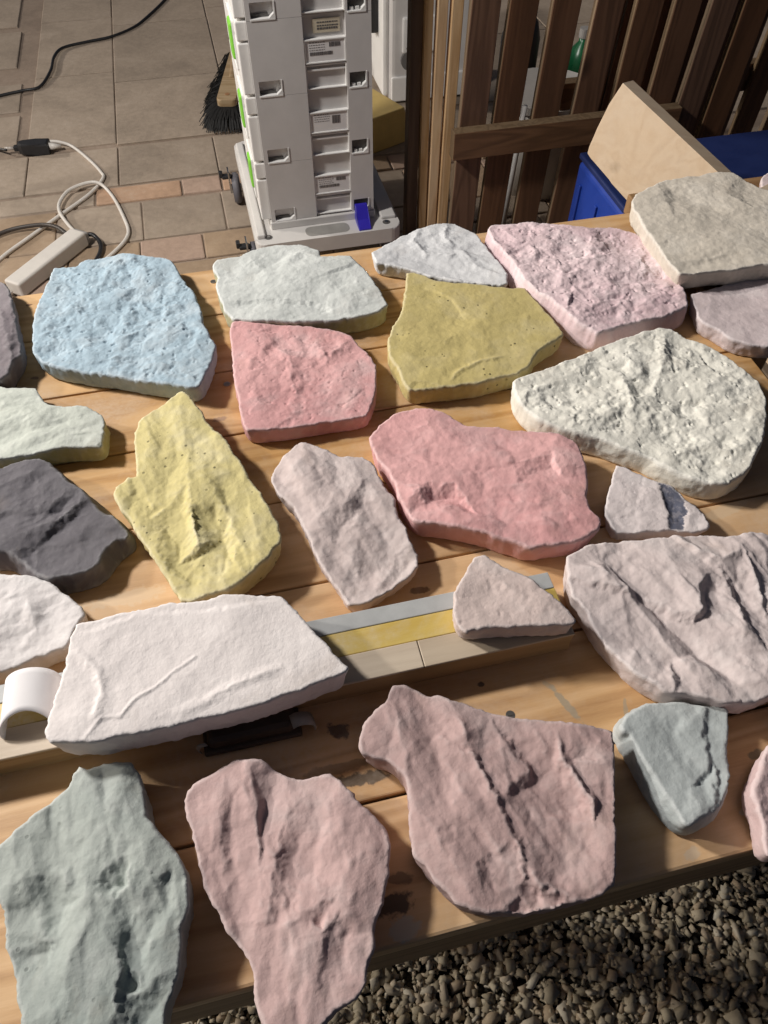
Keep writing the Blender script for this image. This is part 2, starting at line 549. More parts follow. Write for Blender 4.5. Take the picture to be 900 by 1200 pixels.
            kx = X + 0.55 * ft[2] * fbm(X, Y, 1.3 * ft[2], 3, seed + 401, 0.5)
            ky = Y + 0.55 * ft[2] * fbm(X, Y, 1.3 * ft[2], 3, seed + 431, 0.5)
            r2 = ((kx - ft[1][0]) ** 2 + (ky - ft[1][1]) ** 2) / (1.4 * ft[2]) ** 2
            q2 = np.clip(1 - r2, 0, 1)
            Z -= 0.42 * ft[3] * q2 * q2 * (3 - 2 * q2)
        elif ft[0] == 'c':
            patch = np.maximum(patch, inside(jx, jy, ft[1]).astype(float))
            Z -= 0.6 * inside(jx, jy, ft[1])
    Z += tilt[0] * X + tilt[1] * Y
    # keep the rim near H, let the inside swell, round the rim
    rim = np.clip(E / 22.0, 0, 1)
    Z = Z * (0.55 + 0.45 * rim)
    rr = rnd * (0.7 + 0.9 * np.clip(fbm(X, Y, 30, 3, seed + 61) + 0.5, 0, 1))
    q = np.clip(1 - E / np.maximum(rr, .4), 0, 1)
    Z = H + Z - rr * (1 - np.sqrt(np.clip(1 - q * q, 0, 1)))
    Z = np.maximum(Z, 7.0)
    V2 = [Vector((float(px), float(py))) for px, py in zip(X, Y)]
    edges = [(i, (i + 1) % m) for i in range(m)]
    ov, oe, of, ovi, _, _ = delaunay_2d_cdt(V2, edges, [], 1, 1e-6)
    # vertices may be merged or re-ordered: look heights up by source index
    idx = [l_[0] if l_ else -1 for l_ in ovi]
    vx = np.array([p[0] for p in ov])
    vy = np.array([p[1] for p in ov])
    src = np.array(idx)
    bad = src < 0
    if bad.any():
        for b in np.where(bad)[0]:
            src[b] = int(np.argmin((X - vx[b]) ** 2 + (Y - vy[b]) ** 2))
    vz = Z[src]
    pv = patch[src]
    tris = [f_ for f_ in of]
    # --- walls under the boundary edges of the triangulation
    cnt = {}
    for t_ in tris:
        for i in range(3):
            e = (t_[i], t_[(i + 1) % 3])
            cnt[e] = 1
    bnd = [e for e in cnt if (e[1], e[0]) not in cnt]
    nxt = dict(bnd)
    start = bnd[0][0]
    loop = [start]
    while True:
        q_ = nxt[loop[-1]]
        if q_ == start or len(loop) > len(bnd): break
        loop.append(q_)
    L = np.array(loop)
    lx, ly, lz = vx[L], vy[L], vz[L]
    tx = np.roll(lx, -3) - np.roll(lx, 3)
    ty = np.roll(ly, -3) - np.roll(ly, 3)
    ln = np.hypot(tx, ty) + 1e-9
    nx, ny = ty / ln, -tx / ln
    verts = [np.stack([vx, vy, vz], 1)]
    pvs = [pv]
    faces = [tuple(t_) for t_ in tris]
    base = len(vx)
    prev = L
    K = 7
    nl = len(L)
    arc = np.cumsum(ln) / 6
    ker = np.hanning(19)
    ker /= ker.sum()
    def smooth_loop(q): return np.convolve(np.concatenate([q[-9:], q, q[:9]]), ker, 'valid')
    sx_, sy_ = smooth_loop(lx), smooth_loop(ly)
    fl = flare * (0.65 + 0.7 * np.clip(fbm(lx, ly, 60, 2, seed + 15) + .3, 0, 1))
    for r in range(1, K + 1):
        t = r / K
        bulge = np.sin(t * math.pi) * 0.5 + fl * t
        rgh = fbm(arc * 1.0 + 100, np.full_like(arc, lz.mean() * t), 9, 4, seed + 81, 0.55) * 1.3 * math.sin(t * 2.6)
        off = bulge + rgh
        if r == K: off = off - 2.0
        bl = min(1.0, t * 1.6)
        bx_, by_ = lx * (1 - bl) + sx_ * bl, ly * (1 - bl) + sy_ * bl
        ring = np.stack([bx_ + nx * off, by_ + ny * off, lz * (1 - t) if r < K else np.zeros(nl)], 1)
        verts.append(ring)
        pvs.append(np.full(nl, 1.0 if wallc else 0.0))
        cur = np.arange(base, base + nl)
        for i in range(nl):
            j = (i + 1) % nl
            faces.append((int(prev[j]), int(prev[i]), int(cur[i]), int(cur[j])))
        prev = cur
        base += nl
    faces.append(tuple(int(i) for i in prev[::-1]))
    return np.concatenate(verts) / 1000.0, faces, np.concatenate(pvs)
def make_stone(key, name, label, mat, seed, style, **kw):
    d = STONES[key]
    for k in ('flare', 'wallc'):
        if k in d: kw.setdefault(k, d[k])
    vs, fs, pv = stone_mesh(d['o'], d['H'], d['f'], seed, style, **kw)
    me = bpy.data.meshes.new(name)
    me.from_pydata(vs.tolist(), [], fs)
    at = me.attributes.new('patch', 'FLOAT', 'POINT')
    at.data.foreach_set('value', pv.astype(np.float32))
    me.polygons.foreach_set('use_smooth', [True] * len(me.polygons))
    me.materials.append(mat)
    o = bpy.data.objects.new(name, me)
    link(o)
    o.location = (d['c'][0], d['c'][1], TZ + d['z0'] - 0.0008)
    return tag(o, label, 'stone', 'cast stones laid out on the plank table')
STONES = {
 'blue': dict(c=(-0.3318,0.7834), z0=0.0, H=0.026, o=[(-119.9,100.0),(-92.0,105.2),(-81.9,119.8),(-50.3,127.9),(-34.6,138.2),(-13.5,132.0),(19.5,125.2),(36.3,119.8),(50.0,96.7),(66.9,64.7),(78.8,49.1),(93.7,13.0),(100.1,-13.1),(112.1,-38.3),(123.0,-60.1),(124.1,-81.2),(119.6,-116.8),(115.1,-136.4),(97.9,-137.4),(73.4,-131.5),(38.4,-124.2),(9.8,-116.8),(-29.3,-109.3),(-62.0,-101.7),(-86.2,-89.0),(-99.3,-73.3),(-108.9,-43.8),(-118.0,-4.5),(-121.8,30.8),(-119.9,64.7),(-121.1,90.2)], f=[('d',(-18.3,-38.3),16.1,4),('d',(26.5,7.1),25.8,4),('d',(-19.8,86.9),19.3,3),('r',[(-74.3,13.0),(0.8,-43.8),(53.6,-60.1)],12,3),('s',[(-29.0,-96.7),(29.7,-81.2),(87.8,-96.7)],(9.8,-116.8),3,25)]),
 'dark_left': dict(c=(-0.4966,0.7595), z0=0.0, H=0.03, o=[(-99.1,86.0),(-75.0,111.5),(-36.3,102.9),(-17.6,92.3),(-5.5,81.9),(9.5,53.3),(21.6,25.7),(34.3,-4.6),(45.6,-30.3),(54.7,-58.5),(49.0,-68.9),(50.6,-92.4),(43.5,-102.3),(17.8,-105.5),(-27.4,-79.0),(-65.6,-12.1)], f=[('s',[(9.5,53.3),(30.8,-0.9),(49.0,-68.9),(49.2,-99.0)],(44.4,-30.3),6,20),('r',[(3.3,25.7),(23.4,-15.7),(45.7,-65.4)],8,3)]),
 'slate_left': dict(c=(-0.3874,0.5953), z0=0.0, H=0.023, o=[(-113.9,50.1),(-102.6,63.1),(-67.3,58.2),(-57.3,55.0),(-26.2,55.9),(-19.2,46.9),(-7.2,28.0),(2.8,23.3),(37.9,23.3),(50.3,17.1),(65.5,8.0),(71.9,-8.5),(74.4,-23.1),(75.1,-40.9),(56.0,-41.4),(37.4,-42.3),(27.7,-45.1),(4.9,-52.6),(-8.8,-55.6),(-30.6,-58.4),(-71.0,-61.1)], f=[('n',[[(-61.7,40.5,2.0)],[(-39.6,40.5,2.0)],[(-24.6,50.1,2.0)],[(-53.9,15.6,-1.0),(-34.4,23.3,-1.0),(-16.9,39.0,0.0)],[(-37.4,-2.5,3.0)],[(-17.7,3.5,3.0)],[(1.4,12.5,3.0)],[(9.0,12.5,1.0)],[(24.4,-8.5,-1.0)],[(42.8,3.5,3.0)],[(55.8,-14.4,1.0)],[(-42.6,-20.2,-1.0)],[(-24.0,-11.4,0.0)],[(-4.4,-20.2,4.0)],[(-23.8,-40.3,3.0)],[(20.9,-27.5,4.0)],[(13.7,-39.7,0.0)],[(44.5,-28.9,2.0)],[(66.3,-31.8,3.0)],[(-73.7,9.5,0.0)],[(-62.0,-26.0,2.0)]])]),
 'charcoal': dict(c=(-0.333,0.4524), z0=0.0, H=0.027, o=[(-113.7,54.1),(-95.1,63.6),(-78.1,67.2),(-68.9,73.3),(-54.2,79.4),(-40.9,81.1),(-27.7,76.9),(-19.6,67.2),(-7.6,56.5),(4.1,45.9),(14.8,39.0),(26.3,28.7),(36.3,16.3),(44.8,9.7),(56.5,4.2),(69.2,-6.6),(76.6,-17.2),(75.2,-22.5),(65.6,-21.4),(57.7,-31.8),(55.0,-42.0),(55.7,-52.0),(50.7,-58.9),(41.8,-62.9),(29.6,-66.8),(12.6,-70.6),(3.7,-67.7),(-8.1,-60.9),(-22.9,-50.0),(-37.4,-41.0),(-44.4,-40.0),(-63.8,-42.0),(-93.8,-8.7)], f=[('n',[[(14.3,41.3,3.0),(3.2,35.5,4.0),(-5.6,21.9,4.0),(-17.4,26.4,3.0)],[(9.4,25.3,-1.0),(0.6,11.9,-1.0)],[(17.9,19.7,4.0),(10.2,8.6,5.0),(-0.3,-4.5,5.0),(-19.8,-8.7,4.0)],[(19.0,8.1,-2.0),(8.9,-6.6,-2.0)],[(30.8,-4.5,0.0)],[(45.2,-21.4,0.0)],[(26.4,-21.4,1.0)],[(36.6,-42.0,2.0)],[(23.0,-54.0,1.0)],[(-17.0,-42.0,-3.0)],[(-26.1,-33.9,3.0)],[(-12.6,-33.9,2.0)],[(-34.3,-40.0,2.0)],[(-29.2,24.2,-1.0)],[(-55.9,54.1,1.0)],[(-39.1,58.9,2.0)],[(-58.3,4.2,0.0)],[(-42.2,8.6,2.0)],[(-59.6,19.7,-2.0)],[(57.2,-6.6,1.0)]])], flare=0.009),
 'yellow_left': dict(c=(-0.1942,0.4775), z0=0.0, H=0.034, o=[(-44.7,150.3),(-38.5,154.2),(-29.0,146.4),(-21.5,132.9),(-11.7,121.5),(-4.2,106.6),(6.8,93.9),(23.7,74.3),(32.3,57.1),(44.7,38.5),(56.8,18.9),(66.9,4.6),(78.7,-17.0),(87.2,-32.0),(92.0,-46.7),(93.0,-58.2),(87.8,-65.2),(83.2,-77.7),(77.0,-84.5),(67.8,-94.0),(55.9,-107.2),(47.8,-113.7),(34.9,-116.3),(20.6,-123.9),(14.4,-126.5),(5.2,-123.9),(-3.4,-112.4),(-15.1,-96.6),(-24.4,-83.2),(-38.4,-63.8),(-54.1,-43.8),(-57.1,-35.0),(-72.1,-20.0),(-84.2,-0.1),(-83.7,10.9),(-74.1,23.8),(-65.7,25.4),(-69.4,43.5),(-79.0,77.9),(-79.6,106.6),(-70.5,121.5),(-56.5,132.9)], f=[('n',[[(-38.3,136.7,3.0),(-24.5,84.9,4.0),(-17.4,57.1,6.0),(-8.5,17.3,9.0),(-0.6,-17.0,8.0),(13.7,-63.8,3.0)],[(-50.5,57.1,2.0)],[(-35.7,17.3,0.0)],[(-12.7,-17.0,-1.0)],[(-1.1,-43.8,-3.0)],[(10.3,23.8,6.0),(20.9,1.5,7.0),(21.4,-10.9,5.0)],[(3.6,-29.1,1.0)],[(22.7,-20.7,0.0)],[(28.2,10.9,2.0)],[(23.7,-69.4,-6.0)],[(35.3,-52.4,-6.0)],[(42.9,-75.0,-5.0)],[(36.0,-21.6,4.0),(49.7,-55.3,5.0),(71.1,-81.8,6.0)],[(50.4,-80.5,1.0)],[(56.7,-35.0,3.0)],[(77.3,-52.4,2.0)],[(-22.8,-40.9,-5.0)],[(-4.9,-63.8,-6.0)],[(-5.7,-85.9,-4.0)],[(-53.8,-33.5,4.0),(-30.3,-63.8,4.0),(-11.1,-94.0,4.0),(-4.5,-112.4,3.0)],[(-56.0,-4.7,-2.0)],[(-38.5,-20.0,-3.0)],[(-77.4,4.6,3.0)],[(-56.2,-27.6,3.0)],[(-40.9,-32.6,1.0),(-26.3,-14.6,1.0)],[(13.5,-107.2,1.0)],[(37.7,-104.6,2.0)],[(54.3,-94.0,3.0)],[(15.8,57.1,3.0)],[(43.4,17.3,3.0)],[(59.5,-17.0,3.0)],[(-62.9,95.7,2.0)],[(-11.6,103.0,1.0)]])]),
 'grey_green': dict(c=(-0.1152,0.8425), z0=0.0, H=0.03, o=[(-120.2,44.8),(-113.8,54.8),(-85.2,61.5),(-67.0,75.0),(-40.2,85.3),(-0.6,88.8),(24.1,75.0),(28.7,61.5),(68.0,62.8),(76.1,51.4),(92.1,25.3),(101.9,3.1),(107.6,-9.3),(117.0,-33.6),(120.7,-42.6),(107.9,-56.0),(82.5,-65.9),(66.2,-67.6),(57.3,-72.7),(21.3,-75.6),(-3.9,-77.3),(-40.1,-75.6),(-76.6,-72.7),(-89.8,-54.3),(-98.1,-33.6),(-109.7,-3.1),(-108.9,18.9),(-117.2,31.8)], f=[('s',[(-97.7,-36.6),(-40.5,-34.8),(-7.0,-36.6),(26.5,-39.6),(49.3,-54.3),(78.7,-60.1)],(-15.4,-68.7),5,30),('r',[(-17.4,48.1),(0.8,68.2),(29.1,54.8)],14,4),('s',[(34.9,15.7),(68.7,38.3),(76.1,51.4)],(69.1,22.1),4,25),('d',(62.1,3.1),15.1,3),('r',[(-68.8,54.8),(-46.0,22.1)],16,3),('s',[(-115.6,25.3),(-96.1,23.4)],(-101.9,9.4),3,20)], wallc=1),
 'pink_square': dict(c=(-0.1063,0.6731), z0=0.0, H=0.024, o=[(-87.9,94.1),(-79.3,98.6),(-49.8,94.1),(-6.0,91.2),(41.4,84.5),(63.4,71.7),(85.3,36.7),(96.7,15.9),(96.9,-24.0),(93.1,-47.8),(86.8,-68.6),(67.4,-73.1),(35.4,-79.9),(0.6,-88.8),(-34.2,-93.2),(-47.5,-94.1),(-58.6,-70.9),(-62.0,-47.8),(-73.9,-4.3),(-80.7,36.7),(-87.2,68.9)], f=[('r',[(-43.1,63.5),(-8.2,26.2),(-1.0,-24.0)],14,3),('r',[(21.5,52.6),(36.9,26.2),(63.6,63.5)],12,3),('s',[(63.4,-47.8),(82.8,-24.0)],(80.0,-52.5),2,15),('d',(-20.4,47.3),17.6,3),('d',(25.3,-14.2),20.2,2.5),('r',[(-10.5,-70.9),(30.7,-52.5),(73.7,-61.7)],14,2)]),
 'pale_white': dict(c=(0.0856,0.9156), z0=0.0, H=0.024, o=[(-103.6,7.7),(-93.6,18.0),(-69.3,42.7),(-40.2,64.4),(-10.6,81.4),(18.8,86.7),(34.5,71.8),(49.7,53.5),(56.1,32.0),(66.1,7.7),(75.5,-19.4),(82.7,-45.6),(80.8,-64.7),(70.9,-67.8),(44.6,-62.8),(14.3,-56.5),(-8.4,-48.8),(-31.2,-39.1),(-58.2,-26.0),(-81.7,-19.4),(-97.4,-16.0)], f=[('r',[(-36.2,60.8),(-45.1,32.0),(-25.8,4.2),(9.7,-2.6)],8,4),('r',[(6.1,82.9),(0.1,46.3),(11.2,25.0)],8,3),('r',[(22.4,11.1),(43.3,-29.3),(76.6,-48.8)],10,3),('d',(-12.7,32.0),14.2,3),('d',(47.0,18.0),16.0,3)]),
 'yellow_right': dict(c=(0.1016,0.7455), z0=0.0, H=0.026, o=[(-70.7,124.8),(-59.0,128.1),(-25.1,108.9),(16.6,102.6),(65.2,93.2),(86.0,93.2),(102.2,56.8),(116.7,27.7),(124.8,-3.2),(112.6,-14.1),(91.1,-30.1),(73.7,-58.8),(58.3,-73.9),(37.1,-81.4),(9.3,-91.2),(-21.3,-97.0),(-48.1,-99.5),(-70.9,-102.3),(-78.1,-91.2),(-84.5,-68.9),(-95.3,-43.3),(-97.4,-16.8),(-89.0,16.3),(-79.6,39.2),(-74.5,80.9)], f=[('r',[(-20.6,-84.8),(-9.5,-68.9),(15.7,-52.6),(40.5,-45.9)],5,2),('d',(0.3,27.7),10.9,2),('r',[(-69.6,-5.9),(-27.4,-16.8),(9.9,10.7)],20,2.5),('s',[(-41.0,93.2),(-12.0,68.7),(3.9,27.7)],(-25.8,16.3),2,40),('s',[(73.7,-58.8),(94.9,-27.5),(123.1,-3.2)],(107.5,-38.1),4,20),('s',[(-71.6,-100.9),(-64.6,-88.8),(-34.6,-96.1)],(-55.1,-108.1),4,12)]),
 'pale_pink': dict(c=(0.272,0.8652), z0=0.0, H=0.032, o=[(-122.6,106.9),(-111.6,120.1),(-37.5,120.1),(-8.0,111.3),(21.2,102.5),(53.0,109.1),(86.6,93.9),(108.4,76.9),(115.8,35.7),(123.9,-3.5),(122.8,-59.1),(119.2,-73.3),(86.7,-90.6),(40.4,-104.3),(12.1,-117.7),(-6.2,-124.3),(-15.1,-114.3),(-29.6,-104.3),(-42.2,-80.3),(-55.8,-59.1),(-70.1,-41.0),(-84.4,-18.7),(-91.3,11.9),(-101.6,35.7),(-114.1,66.4)], f=[('d',(-31.1,35.7),16.4,5),('d',(0.3,-22.5),18.1,4),('d',(47.5,-13.1),18.2,3)], flare=0.006),
 'grey_right': dict(c=(0.464,0.9639), z0=0.022, H=0.03, o=[(-107.6,41.3),(-98.0,60.1),(-62.9,87.7),(-43.4,101.8),(-8.6,110.3),(13.3,114.4),(29.8,120.1),(57.3,121.9),(71.1,107.5),(88.0,84.9),(100.4,76.5),(130.8,54.7),(133.1,-5.2),(99.4,-86.8),(63.0,-108.4),(41.6,-110.6),(28.2,-110.6),(-0.5,-119.0),(-24.7,-121.7),(-38.5,-124.7),(-78.3,-127.8),(-89.6,-86.8),(-96.9,-47.0),(-101.6,-37.4),(-105.2,4.9)], f=[('n',[[(-98.6,-42.2,2.0),(-66.9,-47.0,3.0),(-37.2,-58.9,3.0),(-19.3,-73.0,2.0),(16.9,-77.6,2.0),(43.3,-95.9,1.0)],[(-76.3,-86.8,-3.0)],[(-41.1,-104.9,-4.0)],[(-1.6,-104.9,-3.0)],[(-58.2,62.8,3.0)],[(-40.8,62.8,-2.0)],[(-17.9,84.9,2.0)],[(-4.2,36.0,-1.0)],[(34.8,62.8,3.0)],[(57.7,52.0,-1.0)],[(62.6,20.3,3.0)],[(26.9,-5.2,0.0)],[(-57.0,-5.2,2.0)],[(-30.3,-10.3,3.0)],[(82.8,-5.2,1.0)],[(77.7,-63.6,0.0)]])]),
 'mauve_right': dict(c=(0.4736,0.7915), z0=0.0, H=0.024, o=[(-66.7,35.2),(-41.4,46.0),(-14.4,57.0),(9.6,65.8),(49.0,79.2),(71.2,81.5),(105.6,63.6),(92.0,-4.5),(58.7,-55.7),(22.3,-67.9),(2.4,-69.0),(-14.2,-66.0),(-38.2,-54.6),(-47.6,-41.1),(-54.6,-32.5),(-65.2,-24.6),(-68.5,-12.6)], f=[('n',[[(-14.6,-16.6,1.0),(-41.6,-40.3,1.0)],[(-29.3,3.7,-1.0)],[(-47.8,12.0,0.0)],[(22.4,46.0,3.0),(35.9,37.4,4.0),(51.2,20.4,2.0)],[(19.8,12.0,-1.0)],[(1.2,37.4,0.0)],[(15.2,-28.5,2.0)],[(53.2,-12.6,1.0)]])]),
 'cream': dict(c=(0.3039,0.6223), z0=0.0, H=0.031, o=[(-152.3,28.3),(-146.1,36.2),(-113.7,52.0),(-78.6,68.3),(-46.0,87.6),(-8.7,107.6),(20.0,119.2),(40.9,128.0),(55.5,125.0),(73.9,107.6),(93.4,96.1),(108.2,82.1),(125.2,52.0),(136.8,30.9),(137.7,5.4),(128.0,-28.8),(112.1,-66.0),(94.0,-92.5),(78.6,-111.8),(56.8,-126.4),(35.1,-124.3),(17.6,-118.1),(-4.1,-101.2),(-23.1,-83.8),(-44.3,-74.9),(-65.1,-61.4),(-90.7,-54.6),(-109.8,-47.6),(-131.6,-33.6),(-146.2,-11.9),(-153.5,10.5)], f=[('r',[(45.2,113.3),(27.5,52.0),(7.5,10.5)],12,4),('d',(-56.7,25.8),17.8,5),('d',(-29.1,-14.3),15.6,5),('r',[(46.0,-70.5),(66.8,-79.4),(92.4,-70.5)],16,5),('d',(43.5,-14.3),17.2,4),('d',(18.4,-61.4),13.3,5),('d',(-87.4,-33.6),4.8,5),('r',[(-37.7,52.0),(-22.7,36.2),(-18.7,-14.3)],12,5)], flare=0),
 'small_white': dict(c=(0.2793,0.4701), z0=0.0, H=0.022, o=[(-28.1,58.8),(-18.1,54.7),(9.0,38.7),(25.9,32.8),(34.2,17.3),(43.2,6.0),(50.2,-7.1),(51.7,-23.4),(49.0,-28.0),(34.1,-29.8),(17.4,-27.7),(8.8,-27.7),(-14.6,-29.1),(-35.2,-31.2),(-45.2,-31.2),(-48.2,-16.2),(-51.4,-7.1),(-45.6,13.5),(-36.9,36.7)], f=[('s',[(11.4,32.8),(14.6,-8.9),(9.3,-27.7)],(25.7,-5.2),4,25),('r',[(32.3,9.7),(36.0,-5.2),(30.0,-23.4)],10,3),('c',[(13.3,33.6),(25.7,32.0),(34.2,17.3),(33.1,-1.5),(24.8,-27.0),(10.1,-28.0),(14.0,-8.9),(12.4,13.5)])]),
 'big_mauve': dict(c=(0.2747,0.348), z0=0.0, H=0.034, o=[(-99.0,52.4),(-91.1,59.0),(-68.6,69.1),(-37.3,72.6),(-9.0,74.3),(19.8,77.7),(42.8,80.1),(58.6,76.0),(84.8,79.4),(99.4,81.2),(104.2,78.7),(141.4,72.6),(139.7,14.1),(111.4,-50.1),(81.3,-79.6),(51.3,-89.9),(35.3,-94.9),(15.7,-96.2),(-0.1,-92.4),(-15.8,-87.8),(-34.5,-84.7),(-46.8,-74.3),(-59.3,-63.7),(-71.4,-48.7),(-81.2,-33.3),(-84.3,-21.8),(-88.3,-7.2),(-98.5,11.0),(-100.2,26.6)], f=[('n',[[(-98.3,29.7,2.0),(-66.7,18.7,4.0),(-35.6,14.1,4.0),(-11.0,-5.7,5.0),(10.6,-13.1,6.0)],[(-97.3,24.0,-2.0),(-67.8,12.2,-2.0),(-37.2,6.7,-3.0),(-14.5,-12.5,-3.0),(8.0,-20.1,-3.0)],[(-68.8,52.4,1.0)],[(-46.0,42.6,-2.0)],[(-15.3,45.8,2.0)],[(9.6,36.1,2.0)],[(-6.4,14.1,4.0)],[(12.6,-10.1,6.0),(17.0,17.2,5.0),(33.1,32.9,4.0),(40.4,29.7,3.0)],[(19.6,-10.1,-4.0),(26.0,14.1,-4.0),(35.7,20.3,-3.0)],[(-68.9,-21.8,-5.0)],[(-46.7,-39.0,-6.0)],[(-22.8,-55.6,-6.0)],[(2.5,-44.6,-6.0)],[(41.0,52.4,3.0),(47.6,17.2,5.0),(49.9,-24.7,4.0)],[(55.7,20.3,-3.0),(56.4,-21.8,-3.0)],[(35.4,1.8,-3.0)],[(72.4,65.8,4.0),(75.2,20.3,6.0),(74.5,-16.0,4.0)],[(83.4,23.4,-3.0)],[(-42.5,-76.9,2.0)],[(-27.2,-74.3,4.0)],[(-20.0,-76.9,-4.0)],[(-3.5,-58.3,1.0)],[(-13.2,-82.1,-3.0)],[(0.9,-79.6,2.0)],[(25.2,-79.6,4.0)],[(50.4,-76.9,4.0)],[(38.7,-50.1,-2.0)],[(63.8,-50.1,-1.0)]])]),
 'pink_big': dict(c=(0.1014,0.5044), z0=0.0, H=0.032, o=[(-117.3,57.5),(-106.5,78.8),(-88.5,94.4),(-65.9,100.7),(-38.9,97.5),(-8.8,75.7),(22.0,72.6),(56.7,66.5),(91.1,60.5),(106.8,48.6),(110.1,28.3),(113.6,5.8),(106.8,-42.1),(116.5,-58.3),(112.9,-69.7),(94.3,-81.8),(70.1,-86.6),(42.3,-90.4),(23.7,-81.8),(-7.0,-72.1),(-34.3,-64.8),(-54.0,-59.8),(-71.9,-57.3),(-77.7,-47.2),(-85.6,-29.2),(-91.5,-5.2),(-104.1,19.7),(-114.9,39.8)], f=[('n',[[(-75.4,-30.7,4.0),(-56.2,-9.5,5.0),(-27.1,-10.6,5.0)],[(-64.6,-39.0,-4.0),(-48.7,-28.7,-5.0),(-28.8,-24.5,-4.0)],[(-37.3,-47.2,2.0)],[(-5.4,-52.3,2.0)],[(-53.8,-54.8,0.0)],[(37.9,14.1,4.0),(78.6,32.9,4.0),(83.0,12.4,4.0)],[(49.1,1.9,-2.0),(77.5,13.0,-3.0),(87.1,-2.5,-2.0)],[(38.8,-16.0,1.0),(48.1,-42.1,3.0),(57.6,-62.3,3.0)],[(79.4,-21.3,-1.0)],[(109.9,-59.8,4.0)],[(81.5,-62.3,0.0)],[(-88.7,75.7,2.0)],[(-53.2,75.7,3.0)],[(-10.0,57.5,2.0)],[(19.5,45.7,3.0)],[(-97.7,34.0,-1.0)],[(-85.1,5.8,2.0)],[(-33.7,22.6,3.0)],[(8.0,11.3,2.0)],[(25.2,-67.2,2.0)]])]),
 'mauve_mid': dict(c=(-0.0374,0.454), z0=0.0, H=0.027, o=[(-83.4,52.1),(-74.8,74.5),(-61.3,94.7),(-48.6,101.8),(-32.8,91.8),(-10.6,80.2),(15.2,80.2),(28.3,66.0),(36.8,41.2),(47.1,25.2),(53.0,1.9),(62.7,-23.0),(70.1,-42.2),(72.4,-55.3),(59.8,-67.7),(44.4,-81.1),(33.1,-89.9),(16.4,-98.6),(3.4,-99.9),(-4.6,-85.5),(-20.9,-60.9),(-34.0,-35.1),(-43.3,-13.2),(-55.2,12.1),(-73.1,30.5)], f=[('n',[[(-58.7,60.4,4.0)],[(-45.3,83.1,5.0)],[(-29.7,33.2,5.0)],[(-31.8,-3.2,3.0)],[(-72.2,43.9,0.0)],[(-49.0,12.1,0.0)],[(-14.2,60.4,0.0)],[(7.1,60.4,4.0)],[(20.0,49.4,4.0)],[(-0.1,17.3,5.0)],[(-16.1,7.0,3.0)],[(-7.2,-13.2,-2.0)],[(16.3,17.3,-1.0)],[(32.7,22.6,3.0)],[(40.8,-8.2,2.0)],[(13.0,-23.0,3.0)],[(-10.3,-37.5,1.0)],[(-22.3,-32.7,3.0)],[(5.8,-51.6,3.0)],[(-1.2,-74.5,4.0)],[(25.3,-60.9,-1.0)],[(48.6,-42.2,3.0)],[(44.5,-60.9,1.0),(29.3,-81.1,1.0)],[(60.1,-53.9,-4.0),(40.6,-81.1,-4.0)]])]),
 'small_mauve': dict(c=(0.1072,0.3424), z0=0.031, H=0.022, o=[(-22.0,47.1),(-12.5,49.4),(3.0,36.0),(23.9,25.1),(36.8,12.3),(52.5,-4.3),(62.5,-19.7),(60.0,-24.4),(24.8,-26.4),(-3.2,-27.6),(-27.6,-28.4),(-34.9,-32.3),(-40.8,-27.6),(-45.2,-12.5),(-42.9,8.1),(-34.6,25.1)], f=[('d',(-6.1,16.5),7.2,2.5),('r',[(-19.3,33.8),(11.1,8.1),(54.2,-16.5)],12,2)]),
 'white_slab': dict(c=(-0.169,0.2763), z0=0.031, H=0.034, o=[(-96.0,34.6),(-91.2,36.6),(-68.3,43.8),(-41.4,50.7),(-24.5,55.6),(3.9,56.8),(31.4,65.1),(60.4,63.9),(78.5,63.1),(90.2,50.7),(105.5,32.7),(123.9,11.4),(139.8,-5.3),(138.2,-8.9),(108.8,-21.5),(83.2,-32.0),(57.9,-40.6),(26.6,-49.0),(-4.1,-57.3),(-28.6,-62.2),(-52.6,-68.7),(-71.3,-69.3),(-88.9,-68.7),(-96.0,-62.2),(-96.3,-35.4),(-95.3,-14.3),(-96.0,7.7),(-97.5,22.9)], f=[('r',[(11.2,4.7),(-5.8,-10.7),(-16.9,-23.2),(-31.3,-33.7),(-38.0,-48.0),(-54.3,-50.0),(-63.6,-68.7)],2.2,1.6),('r',[(-87.5,7.7),(-66.1,-10.7),(-58.0,-28.5),(-58.8,-49.0)],6,2.5),('s',[(-87.5,7.7),(-66.1,-10.7),(-58.0,-28.5),(-58.8,-49.0)],(-80.8,-32.0),2,40),('r',[(6.7,-45.7),(30.7,-32.0),(55.1,-16.1),(81.0,-7.1)],7,2.5),('s',[(-88.8,26.8),(-40.6,46.6),(5.5,46.6),(75.2,58.9)],(-25.1,58.9),3,12)]),
 'white_left': dict(c=(-0.3273,0.3389), z0=0.0, H=0.028, o=[(-96.1,37.3),(-78.1,48.0),(-41.3,46.9),(-29.7,44.8),(-5.8,43.7),(8.4,38.4),(21.7,28.9),(32.5,21.6),(43.7,12.4),(49.8,3.4),(48.2,-5.5),(44.7,-12.4),(42.3,-23.0),(41.8,-27.7),(29.7,-33.3),(14.6,-39.8),(1.9,-48.1),(-9.9,-53.0),(-40.9,-59.8),(-77.5,-23.0)], f=[('n',[[(-5.2,16.5,3.0),(3.9,0.4,5.0),(10.4,-13.3,3.0)],[(-10.3,-7.5,-1.0)],[(-22.4,20.6,3.0)],[(-30.4,35.2,1.0)],[(-25.1,6.4,2.0)],[(-17.6,-28.6,3.0),(-0.5,-28.6,3.0),(12.0,-24.9,2.0)],[(2.3,-38.0,1.0)],[(20.6,6.4,-1.0)],[(19.2,24.7,2.0)],[(20.8,-13.3,1.0)],[(33.6,-9.5,1.0)],[(-42.9,-3.6,1.0)],[(-41.8,-32.4,2.0)]])]),
